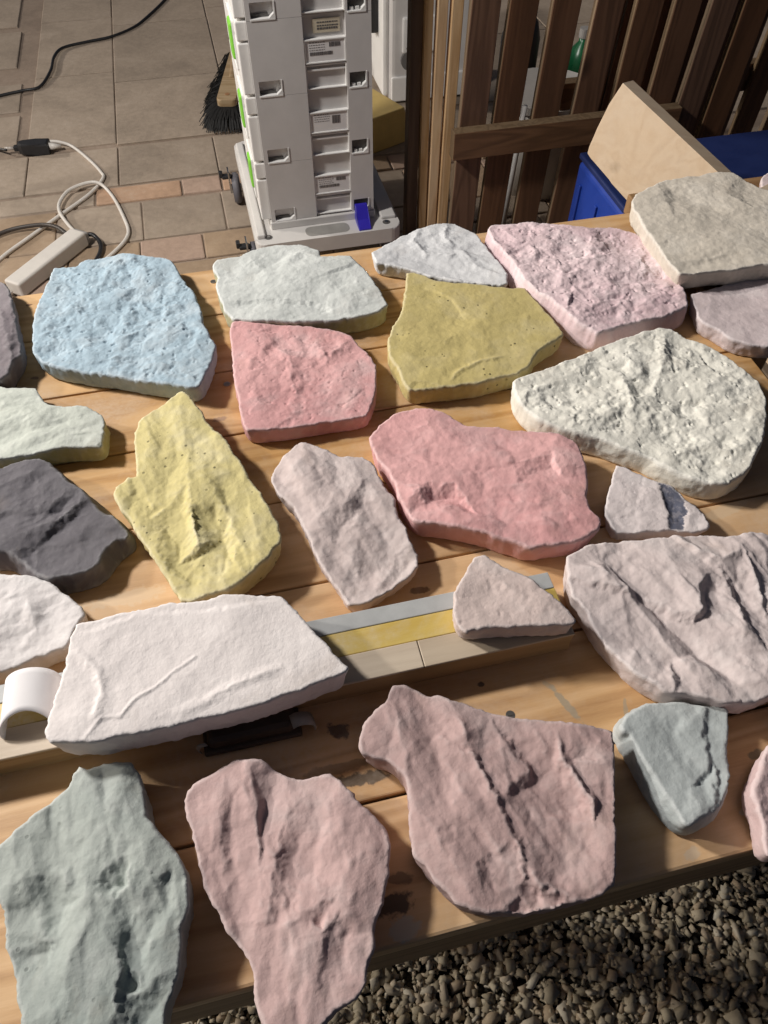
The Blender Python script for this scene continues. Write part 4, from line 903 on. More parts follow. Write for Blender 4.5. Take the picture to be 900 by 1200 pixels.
for i in range(4):
    z0 = 0.170 + i * HB
    c = thing('tool_case', CASE_TXT[i], 'tool case', W((FU0 + FU1) / 2, (FV0 + FV1) / 2, z0), AL, 'grey tool cases stacked on the dolly')
    hx, hy = (FU1 - FU0) / 2, (FV1 - FV0) / 2
    F0 = -hx - FU0 + (FU1 - FU0) * 0          # local x of a given u is u + OX
    OX = -(FU0 + FU1) / 2
    yf = -hy
    # shell: core block, with a skin of front panels left open at the coupling windows and the label channel
    bm = bmesh.new()
    lidz = HB - 0.047
    box(bm, FU0 + OX + 0.001, FU1 + OX - 0.001, yf + 0.0125, hy, 0.0, HB - 0.0006, 0.001, 1)
    obj('shell', bm, M_CASE, c)
    for (xa, xb, za, zb) in ((FU0, 0.1475, 0, HB), (0.1475, 0.2025, 0.036, HB), (0.2025, 0.266, 0, HB), (0.370, 0.3755, 0, HB), (0.3755, 0.418, 0.037, HB), (0.418, FU1, 0, HB)):
        boxo('front_panel', M_CASE, c, xa + OX, xb + OX, yf, yf + 0.0135, za + 0.0003, zb - 0.0004)
    # left side skin, paler than the front: lamp light put into its colour
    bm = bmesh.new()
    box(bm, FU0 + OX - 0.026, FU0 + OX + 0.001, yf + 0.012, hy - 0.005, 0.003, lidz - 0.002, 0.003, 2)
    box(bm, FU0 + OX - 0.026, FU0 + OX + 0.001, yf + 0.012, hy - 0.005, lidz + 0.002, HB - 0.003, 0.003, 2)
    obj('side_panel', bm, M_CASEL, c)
    # green turning latch
    bm = bmesh.new()
    box(bm, FU0 + OX - 0.036, FU0 + OX - 0.025, -0.10, -0.045, 0.052, 0.135, 0.006, 2)
    obj('latch', bm, M_GREEN, c)
    bm = bmesh.new()
    box(bm, FU0 + OX - 0.0295, FU0 + OX - 0.0255, -0.125, 0.0, 0.036, 0.148, 0.005, 2)
    obj('latch_plate', bm, M_CASEL, c)
    # label frames in the channel
    bm = bmesh.new()
    ring_frame(bm, 0.2663 + OX, 0.3697 + OX, 0.064, 0.118, 0.0035, yf + 0.001, yf + 0.013)
    ring_frame(bm, 0.2663 + OX, 0.3697 + OX, 0.004, 0.0615, 0.003, yf + 0.003, yf + 0.013)
    box(bm, 0.272 + OX, 0.366 + OX, yf + 0.006, yf + 0.0118, 0.045, 0.050, 0.001, 1)
    obj('label_frame', bm, M_CASEL, c)
    lab = boxo('label', M_PAPER, c, 0.2700 + OX, 0.3660 + OX, yf + 0.0035, yf + 0.0124, 0.0676, 0.1143, 0.0003, 1)
    bm = bmesh.new()
    rr_ = random.Random(40 + i)
    x = 0.325
    def bars(x0, x1, za, zb):
        x = x0
        while x < x1:
            w_ = rr_.choice([0.0008, 0.0012, 0.002])
            box(bm, x + OX, x + w_ + OX, yf + 0.0029, yf + 0.0036, za, zb)
            x += w_ + rr_.choice([0.0007, 0.001, 0.0014])
    if i % 2 == 0:
        bars(0.328, 0.354, 0.099, 0.1085)
        bars(0.280, 0.336, 0.082, 0.0895)
    else:
        bars(0.326, 0.347, 0.086, 0.106)
    for q in range(4):
        x = 0.279
        zz = 0.1095 - q * 0.0055
        while x < 0.318:
            w_ = rr_.uniform(.002, .006)
            box(bm, x + OX, x + w_ + OX, yf + 0.0030, yf + 0.0036, zz, zz + 0.0011)
            x += w_ + 0.0018
    obj('label_print', bm, M_INK, lab)
    if i == 2:
        st_ = boxo('sticker', M_TAPE, c, 0.292 + OX, 0.358 + OX, yf + 0.0095, yf + 0.0119, 0.128, 0.158, 0.0003, 1)
        bm = bmesh.new()
        for q in range(3):
            x = 0.302
            while x < 0.350:
                w_ = rr_.uniform(.002, .006)
                box(bm, x + OX, x + w_ + OX, yf + 0.009, yf + 0.0096, 0.149 - q * 0.007, 0.1515 - q * 0.007 + 0.002 * (q == 2))
                x += w_ + 0.0016
        obj('sticker_print', bm, M_INK, st_)
    # coupling windows at the foot of the case
    for (xa, xb, zb, side) in ((0.1475, 0.2025, 0.036, 0), (0.3755, 0.418, 0.037, 1)):
        xa += OX
        xb += OX
        bm = bmesh.new()
        box(bm, xa - 0.001, xb + 0.003, yf - 0.0016, yf + 0.012, -0.001, 0.0032, 0.0006, 1)
        prism(bm, [(xb - 0.012, 0.0030), (xb + 0.0028, 0.0030), (xb + 0.0028, zb + 0.001), (xb - 0.0004, zb + 0.001), (xb - 0.0004, 0.013)], yf - 0.0014, yf + 0.0118, 'y')
        rim_ = obj('coupling_lit_rim', bm, M_CASEL, c)  # pale at foot and right only: caught light put into the colour
        if side == 0:
            boxo('coupling_slot', M_HOLE_SHADE, rim_, xa + 0.002, xb - 0.013, yf + 0.0095, yf + 0.0118, 0.0034, 0.011)
        else:
            boxo('coupling_recess', M_HOLE_SHADE, rim_, xa + 0.0012, xb - 0.0014, yf + 0.0105, yf + 0.0119, 0.004, zb - 0.004)
            for q in range(2):
                boxo('coupling_tooth', M_CASEL, rim_, xa + 0.006 + 0.014 * q, xa + 0.015 + 0.014 * q, yf + 0.003, yf + 0.0118, 0.0034, 0.0095)
# dolly
M_DOLLY = plain('dolly_plastic', (0.64, 0.62, 0.595, 1), 0.45, 0.05, 14, 0.1)
M_BLUE = plain('latch_blue', (0.035, 0.025, 0.42, 1), 0.35, 0.06)
M_RUB = plain('grey_rubber', (0.13, 0.125, 0.14, 1), 0.6)
M_BLACK = plain('black_plastic', (0.018, 0.018, 0.02, 1), 0.45)
M_STEEL = plain('steel', (0.5, 0.5, 0.5, 1), 0.25, metal=1.0)
DU0, DU1, DV0, DV1 = 0.080, 0.500, 1.890, 2.500
dol = thing('tool_dolly', 'pale grey wheeled dolly with a blue clip under the tool cases', 'dolly', W((DU0 + DU1) / 2, (DV0 + DV1) / 2, 0))
DX, DY = -(DU0 + DU1) / 2, -(DV0 + DV1) / 2
bm = bmesh.new()
def rrect(x0, x1, y0, y1, r, n=5):
    pts = []
    for cx, cy, a0 in ((x1 - r, y0 + r, -90), (x1 - r, y1 - r, 0), (x0 + r, y1 - r, 90), (x0 + r, y0 + r, 180)):
        for k in range(n + 1):
            a = R(a0 + 90 * k / n)
            pts.append((cx + r * math.cos(a), cy + r * math.sin(a)))
    return pts
prism(bm, rrect(DU0 + DX, DU1 + DX, DV0 + DY, DV1 + DY, 0.03), 0.105, 0.148, 'z', 0.004)
obj('deck', bm, M_DOLLY, dol)
bm = bmesh.new()
box(bm, DU0 + DX + 0.006, DU0 + DX + 0.03, DV0 + DY + 0.03, DV1 + DY - 0.03, 0.147, 0.160, 0.004)
box(bm, DU1 + DX - 0.05, DU1 + DX - 0.006, DV0 + DY + 0.05, DV1 + DY - 0.05, 0.147, 0.158, 0.004)
box(bm, FU0 + DX - 0.004, FU1 + DX + 0.004, FV0 + DY - 0.004, FV1 + DY + 0.01, 0.147, 0.1695, 0.003)
obj('rim', bm, M_DOLLY, dol)
bm = bmesh.new()
prism(bm, rrect(0.225 + DX, 0.352 + DX, 1.903 + DY, 1.950 + DY, 0.018), 0.1475, 0.1488, 'z')
obj('grip_shade_patch', bm, plain('dolly_recess_shade', (0.30, 0.29, 0.27, 1), 0.5), dol)  # flat patch on the deck; the recess's shade is its darker grey
bm = bmesh.new()
prism(bm, [(1.897 + DY, 0.140), (1.897 + DY, 0.152), (1.925 + DY, 0.166), (1.950 + DY, 0.196), (1.960 + DY, 0.196), (1.960 + DY, 0.150)], 0, 0.036, 'z', 0.002)
bmesh.ops.transform(bm, matrix=Matrix(((0, 0, 1, 0.376 + DX), (1, 0, 0, 0), (0, 1, 0, 0), (0, 0, 0, 1))), verts=bm.verts)
obj('clip', bm, M_BLUE, dol)
for (a, b) in ((0.118, 1.925), (0.462, 1.925), (0.104, 2.47), (0.47, 2.47)):
    bm = bmesh.new()
    cyl(bm, (a + DX, b + DY, 0.147), (a + DX, b + DY, 0.1492), 0.011, n=20)
    ho = obj('bolt_hole_shade', bm, M_HOLE_SHADE, dol)  # flat dark disc on the deck, painting the shade of a hole
    bm = bmesh.new()
    cyl(bm, (a + DX, b + DY, 0.148), (a + DX, b + DY, 0.1515), 0.0055, n=6)
    obj('bolt', bm, M_STEEL, ho)
for (a, b) in ((0.065, 2.40), (0.075, 1.99), (0.475, 1.99), (0.475, 2.40)):
    wh = obj('wheel', (lambda m_: (cyl(m_, (a + DX - 0.013, b + DY, 0.046), (a + DX + 0.013, b + DY, 0.046), 0.048, n=28), bmesh.ops.bevel(m_, geom=[e for e in m_.edges if abs(e.verts[0].co.x - e.verts[1].co.x) < 1e-5], offset=.005, segments=2, affect='EDGES'), m_)[2])(bmesh.new()), M_RUB, dol, True)
    bm = bmesh.new()
    cyl(bm, (a + DX - 0.016, b + DY, 0.046), (a + DX + 0.016, b + DY, 0.046), 0.014, n=14)
    box(bm, a + DX - 0.022, a + DX - 0.017, b + DY - 0.02, b + DY + 0.02, 0.04, 0.11, 0.001)
    box(bm, a + DX + 0.017, a + DX + 0.022, b + DY - 0.02, b + DY + 0.02, 0.04, 0.11, 0.001)
    obj('fork', bm, M_STEEL, wh)
    bm = bmesh.new()
    box(bm, a + DX - 0.042, a + DX - 0.012, b + DY - 0.012, b + DY + 0.012, 0.084, 0.094, 0.003)
    box(bm, a + DX - 0.05, a + DX - 0.038, b + DY - 0.006, b + DY + 0.016, 0.086, 0.104, 0.003)
    obj('brake_pedal', bm, M_BLACK, wh)

# ------------------------------------------------------------------ power strip, plug and cables on the paving
M_WHITEP = plain('white_plastic', (0.66, 0.62, 0.57, 1), 0.4, 0.04)
M_GREYP = plain('grey_plastic', (0.30, 0.285, 0.27, 1), 0.5)
c0, c1 = W(-0.63, 2.033), W(-0.444, 2.267)
dvec = (c1 - c0)
ang = math.atan2(dvec.y, dvec.x)
ps = thing('power_strip', 'white power strip lying on the paving behind the table', 'power strip', (c0 + c1) / 2, ang)
Lh = dvec.length / 2
boxo('housing', M_WHITEP, ps, -Lh, Lh, -0.029, 0.029, 0.0, 0.047, 0.007, 3)
boxo('end_cap', M_GREYP, ps, Lh - 0.002, Lh + 0.012, -0.026, 0.026, 0.004, 0.04, 0.005, 2)
for q in range(4):
    bm = bmesh.new()
    cyl(bm, (-Lh + 0.055 + q * 0.06, 0.029, 0.024), (-Lh + 0.055 + q * 0.06, 0.0305, 0.024), 0.018, n=20)
    obj('socket', bm, M_GREYP, ps)
def cable(name, label, pts, r, mat, k=8):
    P = [W(*p) for p in pts]
    bm = bmesh.new()
    tube(bm, catmull(P, k), r, 8)
    o = obj(name, bm, mat, None, True)
    return tag(o, label, 'cable')
cable('power_cable', 'thin white cable looping from the black plug to the power strip', [(-0.568, 2.945, .012), (-0.53, 2.93, .012), (-0.485, 2.898, .006), (-0.424, 2.783, .006), (-0.385, 2.69, .006), (-0.378, 2.64, .006), (-0.423, 2.548, .006), (-0.517, 2.436, .006), (-0.606, 2.33, .006), (-0.678, 2.243, .006), (-0.72, 2.16, .006), (-0.70, 2.08, .008), (-0.640, 2.03, .014)], 0.0058, M_WHITEP)
cable('lead_cable', 'white lead curling in an open loop beside the power strip', [(-0.458, 2.285, .03), (-0.487, 2.36, .017), (-0.514, 2.44, .0165), (-0.514, 2.505, .0165), (-0.479, 2.578, .0165), (-0.40, 2.60, .018), (-0.352, 2.531, .007), (-0.313, 2.377, .006), (-0.302, 2.273, .006), (-0.344, 2.187, .006), (-0.42, 2.10, .006), (-0.50, 2.04, .006), (-0.56, 1.99, .006)], 0.0058, M_WHITEP)
cable('black_cable', 'long black cable snaking across the pale paving slabs', [(-0.92, 3.33, .005), (-0.774, 3.39, .005), (-0.69, 3.415, .005), (-0.622, 3.435, .006), (-0.583, 3.562, .012), (-0.573, 3.70, .012), (-0.54, 3.80, .008), (-0.44, 3.85, .005), (-0.336, 3.882, .005), (-0.24, 3.96, .005), (-0.179, 4.056, .005), (-0.078, 4.27, .005), (0.0, 4.5, .005)], 0.0058, M_BLACK)
cable('dark_cable', 'dark cable bent round the back of the power strip', [(-0.78, 2.30, .008), (-0.68, 2.37, .012), (-0.58, 2.37, .02), (-0.52, 2.33, .03), (-0.485, 2.285, .028)], 0.0068, plain('brown_black', (0.05, 0.04, 0.034, 1), 0.5))
cable('short_black_cable', 'short black cable coming out of the far end of the power strip', [(-0.432, 2.275, .022), (-0.405, 2.27, .02), (-0.385, 2.22, .012), (-0.40, 2.15, .008), (-0.45, 2.08, .008), (-0.52, 2.0, .008), (-0.6, 1.93, .008)], 0.0068, M_BLACK)
pl = thing('cable_plug', 'black plug coupling lying on the paving slab joint', 'plug', W(-0.608, 2.895, 0), AL + R(-8))
bm = bmesh.new()
prism(bm, [(-0.06, -0.012), (-0.045, -0.022), (0.0, -0.027), (0.048, -0.024), (0.048, 0.024), (0.0, 0.027), (-0.045, 0.02), (-0.06, 0.012)], 0.0, 0.04, 'z', 0.006)
obj('housing', bm, M_BLACK, pl)
boxo('collar', M_BLACK, pl, -0.078, -0.058, -0.009, 0.009, 0.010, 0.028, 0.003)
bm = bmesh.new()
cyl(bm, (0.046, 0.0, 0.02), (0.085, 0.012, 0.014), 0.013, 0.006, 14)
obj('strain_relief', bm, M_WHITEP, pl, True)
bm = bmesh.new()
cyl(bm, (-0.11, 0, 0.019), (-0.076, 0, 0.019), 0.006, 0.006, 10)
obj('lead_stub', bm, plain('clear_plastic', (0.4, 0.36, 0.32, 1), 0.3), pl, True)
cable('thin_black_lead', 'short thin black lead running off behind the plug coupling', [(-0.712, 2.90, .018), (-0.76, 2.95, .008), (-0.84, 3.02, .006), (-0.95, 3.1, .006)], 0.0045, M_BLACK)

# ------------------------------------------------------------------ broom behind the cases
br = thing('broom_head', 'black bristle broom with a pale wooden back beside the tool cases', 'broom', W(0.142, 3.17, 0), AL + R(-13))
M_BACK = wood('broom_wood', (0.52, 0.40, 0.26, 1), (0.45, 0.33, 0.2, 1), (0.33, 0.22, 0.12, 1), 1.3, 0.5, False, axis=0)
bm = bmesh.new()
prism(bm, rrect(-0.036, 0.036, -0.22, 0.30, 0.02), 0.055, 0.085, 'z', 0.004)
obj('back', bm, M_BACK, br)
bm = bmesh.new()
cyl(bm, (0, -0.17, 0.084), (0, -0.17, 0.0865), 0.009, n=14)
obj('peg_hole', bm, plain('peg', (0.33, 0.17, 0.08, 1), 0.6), br)
rb = np.random.RandomState(5)
V_, F_ = [], []
for k in range(9000):
    x = rb.uniform(-0.034, 0.034)
    y = rb.uniform(-0.225, 0.30)
    ox = (x / 0.034) * 0.026 + rb.normal(0, .011) - 0.012 - 0.016 * max(0, math.sin((y + 0.2) * 9))
    oy = rb.normal(0, .016) - (0.06 * max(0.0, (-0.12 - y) / 0.1))
    w_ = 0.0017
    i0 = len(V_)
    zb = rb.uniform(0.0, 0.02)
    V_ += [(x - w_, y, 0.062), (x + w_, y + w_, 0.062), (x + w_ + ox * .75, y + oy * .7, 0.042), (x - w_ + ox * .75, y + oy * .7, 0.042), (x + ox * 1.15 + w_, y + oy, zb), (x + ox * 1.15 - w_, y + oy, zb)]
    F_ += [(i0, i0 + 1, i0 + 2, i0 + 3), (i0 + 3, i0 + 2, i0 + 4, i0 + 5)]
tag(obj('bristles', (V_, [], F_), plain('bristle_black', (0.008, 0.0075, 0.007, 1), 0.7), br), kind='stuff')
bm = bmesh.new()
cyl(bm, (0, -0.02, 0.08), (0.06, 0.35, 0.42), 0.012, n=12)
obj('handle', bm, M_BACK, br, True)

# ------------------------------------------------------------------ second grey machine case, yellow wedge
bx_ = thing('machine_case', 'pale grey case with a dark handle standing behind the stack, by the timber', 'tool case', W(0.83, 3.12, 0))
boxo('shell', M_CASE, bx_, -0.105, 0.21, -0.15, 0.15, 0.0, 0.46, 0.02, 3)
boxo('side_band', M_CASEL, bx_, -0.128, -0.1045, -0.13, 0.13, 0.02, 0.46, 0.01, 2)
boxo('door_panel', M_CASEL, bx_, -0.06, 0.10, -0.162, -0.149, 0.18, 0.30, 0.006, 2)
boxo('top_band', M_CASEL, bx_, -0.105, 0.21, -0.156, -0.149, 0.36, 0.385, 0.003, 2)
boxo('foot_band', M_CASEL, bx_, -0.1, 0.2, -0.16, -0.149, 0.01, 0.10, 0.005, 2)
boxo('handle', M_BLACK, bx_, -0.158, -0.127, -0.06, 0.05, 0.22, 0.36, 0.008, 2)
boxo('print_line', M_INK, bx_, -0.045, 0.005, -0.1635, -0.1615, 0.196, 0.201)
bm = bmesh.new()
cyl(bm, (-0.03, -0.149, 0.155), (-0.03, -0.163, 0.155), 0.034, n=20)
obj('knob', bm, plain('case_dark', (0.16, 0.155, 0.15, 1), 0.5), bx_)
yw = thing('yellow_case', 'yellow plastic case lying behind the stack of tool cases', 'case', W(0.62, 2.72, 0), AL + R(24))
M_YEL = plain('yellow_plastic', (0.55, 0.40, 0.14, 1), 0.5, 0.08)
bm = bmesh.new()
prism(bm, [(-0.15, 0.0), (0.075, 0.0), (0.085, 0.05), (0.055, 0.115), (-0.15, 0.115)], -0.09, 0.09, 'y', 0.005)
obj('body', bm, M_YEL, yw)
boxo('lid', M_YEL, yw, -0.152, 0.05, -0.095, 0.095, 0.112, 0.128, 0.004)

# ------------------------------------------------------------------ timber, pallets, bucket and bottles at the back
M_DARKW = wood('dark_slat', (0.20, 0.098, 0.05, 1), (0.155, 0.073, 0.036, 1), (0.08, 0.038, 0.018, 1), 1.0, 0.6, True, axis=2)
M_DARKR = wood('dark_rail', (0.28, 0.15, 0.078, 1), (0.21, 0.11, 0.055, 1), (0.11, 0.056, 0.028, 1), 1.0, 0.6, True, axis=0)
M_SAWN_LIT = wood('sawn_lit_edge', (0.26, 0.18, 0.105, 1), (0.21, 0.14, 0.08, 1), (0.13, 0.085, 0.045, 1), 1.3, 0.65, False, axis=2)  # sawn wood, with the lamp light on the edges painted in
M_LATH = wood('pale_lath', (0.76, 0.55, 0.32, 1), (0.68, 0.46, 0.24, 1), (0.46, 0.27, 0.12, 1), 1.2, 0.6, True, axis=2)
lath_txt = ['pale pine lath next to the dark post, standing upright', 'pale pine lath standing between two other laths', 'pale pine lath standing against the brown slatted pallet']
for k, (a, b) in enumerate(((0.588, 0.610), (0.6135, 0.640), (0.6435, 0.673))):
    o = boxo('pine_lath', M_LATH, None, -(b - a) / 2, (b - a) / 2, -0.013, 0.013, -0.002, 0.98, 0.002)
    o.location = W((a + b) / 2, 2.03 - 0.006 * k, 0)
    o.rotation_euler = (0, R(-0.6 + 0.5 * k), AL)
    tag(o, lath_txt[k], 'lath', 'pine laths standing on end')
o = boxo('dark_post', wood('dark_post', (0.16, 0.105, 0.06, 1), (0.12, 0.075, 0.042, 1), (0.07, 0.042, 0.022, 1), 1.0, 0.6, True, axis=2), None, -0.016, 0.016, -0.02, 0.02, -0.002, 0.98, 0.002)
o.location = W(0.566, 2.05, 0)
o.rotation_euler = (0, 0, AL)
tag(o, 'dark brown squared post standing left of the pine laths', 'post')
def pallet(label, u0, v0, edges_, width, rail, z1, extra=()):
    p = thing('slatted_pallet', label, 'pallet', W(u0, v0, 0), AL, 'brown pallets stood on edge')
    rr_ = random.Random(int(u0 * 100))
    for a in edges_:
        bm = bmesh.new()
        M = Matrix.Translation((a - u0, 0, 0)) @ Matrix.Rotation(R(1.6 + rr_.uniform(-.5, .5)), 4, 'Y')
        box(bm, 0, width, -0.011, 0.011, -0.004, z1 + rr_.uniform(-.02, .02), 0.0018, 1, M)
        sl_ = obj('slat', bm, M_DARKW, p)
        sl_.data.materials.append(M_SAWN_LIT)
        for f_ in sl_.data.polygons:
            if abs(f_.normal.x) > 0.8: f_.material_index = 1
    for (za, zb, ua, ub, ya, yb) in rail:
        rl_ = boxo('rail', M_DARKR, p, ua - u0, ub - u0, ya, yb, za, zb, 0.002)
        rl_.data.materials.append(M_SAWN_LIT)
        for f_ in rl_.data.polygons:
            if f_.normal.x < -0.5 or f_.normal.z > 0.8: f_.material_index = 1  # only left end and top: light falling there is painted by paler wood
    return p
pallet('brown slatted pallet stood on edge with a cross rail, right of the pine laths', 1.0, 1.985, [0.672, 0.765, 0.880, 0.998, 1.118, 1.228, 1.325, 1.43], 0.076,
       [(0.298, 0.373, 0.655, 1.33, -0.047, -0.0112), (0.80, 0.88, 0.66, 1.52, 0.0112, 0.045)], 0.98)
pallet('dark slatted pallet standing close behind the brown one', 1.55, 2.13, [1.09, 1.165, 1.27, 1.345, 1.46, 1.56, 1.66, 1.77, 1.88], 0.072,
       [(0.30, 0.38, 1.05, 1.97, 0.0112, 0.05), (0.82, 0.9, 1.05, 1.97, 0.0112, 0.05)], 1.02)
bk = thing('white_bucket', 'white plastic bucket standing behind the brown slats', 'bucket', W(1.075, 2.29, 0))
bm = bmesh.new()
cyl(bm, (0, 0, 0), (0, 0, 0.30), 0.125, 0.15, 32)
obj('body', bm, plain('bucket_white', (0.62, 0.60, 0.57, 1), 0.4, 0.05), bk, True)
bm = bmesh.new()
cyl(bm, (0, 0, 0.282), (0, 0, 0.304), 0.156, 0.156, 32)
cyl(bm, (0, 0, 0.3), (0, 0, 0.306), 0.147, 0.147, 32)
obj('lid', bm, plain('bucket_lid', (0.55, 0.53, 0.5, 1), 0.4, 0.05), bk)
def bottle(name, label, u, v, r, h, mat, capm):
    b_ = thing(name, label, 'bottle', W(u, v, 0))
    prof = [(0, 0), (r, 0), (r, h * .62), (r * .8, h * .74), (r * .34, h * .84), (r * .34, h * .9)]
    bm = bmesh.new()
    n = 24
    rings = [[bm.verts.new((q * math.cos(2 * math.pi * k / n), q * math.sin(2 * math.pi * k / n), z)) for k in range(n)] for q, z in prof[1:]]
    for a, b in zip(rings, rings[1:]):
        for k in range(n): bm.faces.new((a[k], a[(k + 1) % n], b[(k + 1) % n], b[k]))
    bm.faces.new(rings[0][::-1])
    bm.faces.new(rings[-1])
    obj('body', bm, mat, b_, True)
    bm = bmesh.new()
    cyl(bm, (0, 0, h * .89), (0, 0, h), r * .42, r * .42, 18)
    obj('cap', bm, capm, b_)
bottle('dark_canister', 'black bottle seen between the brown slats, behind the bucket', 1.17, 2.80, 0.07, 0.42, M_BLACK, M_BLACK)
bottle('green_bottle', 'green plastic bottle seen between the brown slats', 1.42, 2.80, 0.05, 0.27, plain('bottle_green', (0.012, 0.13, 0.05, 1), 0.3), M_GREYP)
rod = thing('marking_rod', 'white rod with a blue band leaning behind the brown slats', 'rod', W(0.885, 2.06, 0))
bm = bmesh.new()
cyl(bm, (0, 0, 0.0), (0.025, 0.02, 0.36), 0.008, n=12)
obj('shaft', bm, plain('rod_white', (0.72, 0.70, 0.68, 1), 0.4), rod, True)
bm = bmesh.new()
cyl(bm, (0.0172, 0.0138, 0.248), (0.0202, 0.0162, 0.292), 0.0105, n=12)
obj('band', bm, M_BLUE, rod, True)

# blue crate
cr = thing('blue_crate', 'large dark blue plastic crate with a lid behind the table corner', 'crate', W(1.30, 1.54, 0))
M_CR = plain('crate_blue', (0.012, 0.045, 0.30, 1), 0.45, 0.08, 20, 0.1)
M_CR_SHADE = plain('crate_lid_shade', (0.010, 0.022, 0.10, 1), 0.5, 0.08, 20, 0.1)  # same crate, darker lid: the shade on it is put into the colour
boxo('body', M_CR, cr, -0.40, 0.42, -0.135, 0.135, 0.0, 0.405, 0.012, 3)
boxo('lid', M_CR_SHADE, cr, -0.398, 0.43, -0.13, 0.143, 0.4052, 0.420, 0.004, 2)
for q in range(3):
    boxo('rib', M_CR, cr, -0.406, -0.398, -0.11 + q * 0.10, -0.098 + q * 0.10, 0.01, 0.36, 0.002)
# board leaning on the crate's corner: outline given in its own plane
lb = thing('leaning_board', 'pale tan board leaning against the corner of the blue crate', 'board', W(1.35, 0.80, 0))
nB = Vector((-0.83748, -0.52342, 0.15703))
O3 = [(0.843, 1.455, 0.681), (0.829, 1.465, 0.637), (0.817, 1.470, 0.587), (0.808, 1.472, 0.547), (0.806, 1.470, 0.533), (0.811, 1.460, 0.526), (0.839, 1.408, 0.503), (0.842, 1.402, 0.496), (0.874, 1.342, 0.470), (1.361, 0.428, 0.02), (1.787, -0.254, 0.02), (0.964, 1.237, 0.597), (0.844, 1.453, 0.680)]
bm = bmesh.new()
off = Vector((1.35, 0.80, 0))
f0 = [bm.verts.new(Vector(p) - off) for p in O3]
f1 = [bm.verts.new(Vector(p) - off - nB * 0.040) for p in O3]
bm.faces.new(f0)
bm.faces.new(f1[::-1])
for i in range(len(f0)):
    j = (i + 1) % len(f0)
    bm.faces.new((f0[i], f1[i], f1[j], f0[j]))
bmesh.ops.bevel(bm, geom=[e_ for e_ in bm.edges], offset=0.0012, segments=1, affect='EDGES')
obj('plate', bm, wood('pale_tan_board', (0.66, 0.50, 0.33, 1), (0.61, 0.445, 0.28, 1), (0.48, 0.32, 0.18, 1), 0.9, 0.6, True, contrast=0.6, dust=0.2), lb)

# low trestle beyond the table end that carries the two outer stones, and the wood block under the grey one
tr = thing('side_trestle', 'narrow wooden trestle past the table end under the grey stone', 'trestle', W(0.80, 0.80, 0))
boxo('top', M_APRON, tr, -0.165, 0.20, -0.10, 0.20, TZ - 0.032, TZ - 0.0005, 0.002)
for sx in (-0.15, 0.15):
    for sy in (-0.07, 0.12):
        boxo('leg', M_APRON, tr, sx - 0.02, sx + 0.02, sy - 0.02, sy + 0.02, -0.008, TZ - 0.0318, 0.002)
o = boxo('wood_block', M_BOARD, None, -0.13, 0.19, -0.035, 0.04, -0.0006, 0.0226, 0.0015)
o.location = W(0.735, 0.852, TZ)
o.rotation_euler = (0, 0, AL + R(24))
tag(o, 'pale squared wood block propping up the grey stone', 'wood block')

# ------------------------------------------------------------------ white curled half tube and black pad on the table
vt = thing('paper_curl', 'curled white half tube standing open on the board beside the white slab', 'paper curl', (*CURL[:2], TZ + 0.0300), R(100))
n = 22
rr0 = 0.0225
Vv, Ff = [], []
for j in range(9):
    y = -0.022 + 0.044 * j / 8
    for k in range(n + 1):
        a = R(-8) + R(196) * k / n
        rr1 = rr0 * (1 + 0.04 * math.sin(3 * a) + 0.03 * j / 8)
        Vv.append((y + 0.012 * max(0, math.sin(a)) ** 1.5 * (1 - j / 8) + 0.006 * math.sin(a) * (j / 8), rr1 * math.cos(a), max(0.0, rr1 * 0.92 * math.sin(a) + 0.003)))
for j in range(8):
    for k in range(n):
        i0 = j * (n + 1) + k
        Ff.append((i0, i0 + 1, i0 + n + 2, i0 + n + 1))
sh_ = obj('sheet', (Vv, [], Ff), plain('curl_white', (0.80, 0.78, 0.79, 1), 0.8, 0.03, 40), vt, True)
md = sh_.modifiers.new('thickness', 'SOLIDIFY')
md.thickness = 0.0016
pad = thing('dark_pad', 'dark pad with a pale bent strap in the shade of the white slab', 'pad', (*PAD[:2], TZ), AL)
M_PAD = plain('pad_black', (0.07, 0.05, 0.036, 1), 0.6)
boxo('body', M_PAD, pad, -0.040, 0.036, -0.006, 0.018, 0.0, 0.016, 0.006, 2)
boxo('sole', M_PAD, pad, -0.044, 0.040, -0.010, 0.018, -0.0005, 0.005, 0.002)
def strap(pts, y0, y1):
    Vv, Ff = [], []
    P = catmull([(a, 0, b) for a, b in pts], 6)
    for i, p in enumerate(P):
        Vv += [(p.x, y0, p.z), (p.x - 0.002, y1, p.z + 0.001)]
        if i: Ff.append((2 * i - 2, 2 * i - 1, 2 * i + 1, 2 * i))
    o_ = obj('strap', (Vv, [], Ff), plain('strap_pale', (0.34, 0.31, 0.28, 1), 0.5), pad, True)
    o_.modifiers.new('thickness', 'SOLIDIFY').thickness = 0.001
strap([(0.034, 0.0155), (0.040, 0.019), (0.048, 0.016), (0.052, 0.009), (0.051, 0.002)], -0.008, 0.004)
strap([(-0.039, 0.0155), (-0.045, 0.014), (-0.048, 0.007), (-0.047, 0.001)], -0.006, -0.003)

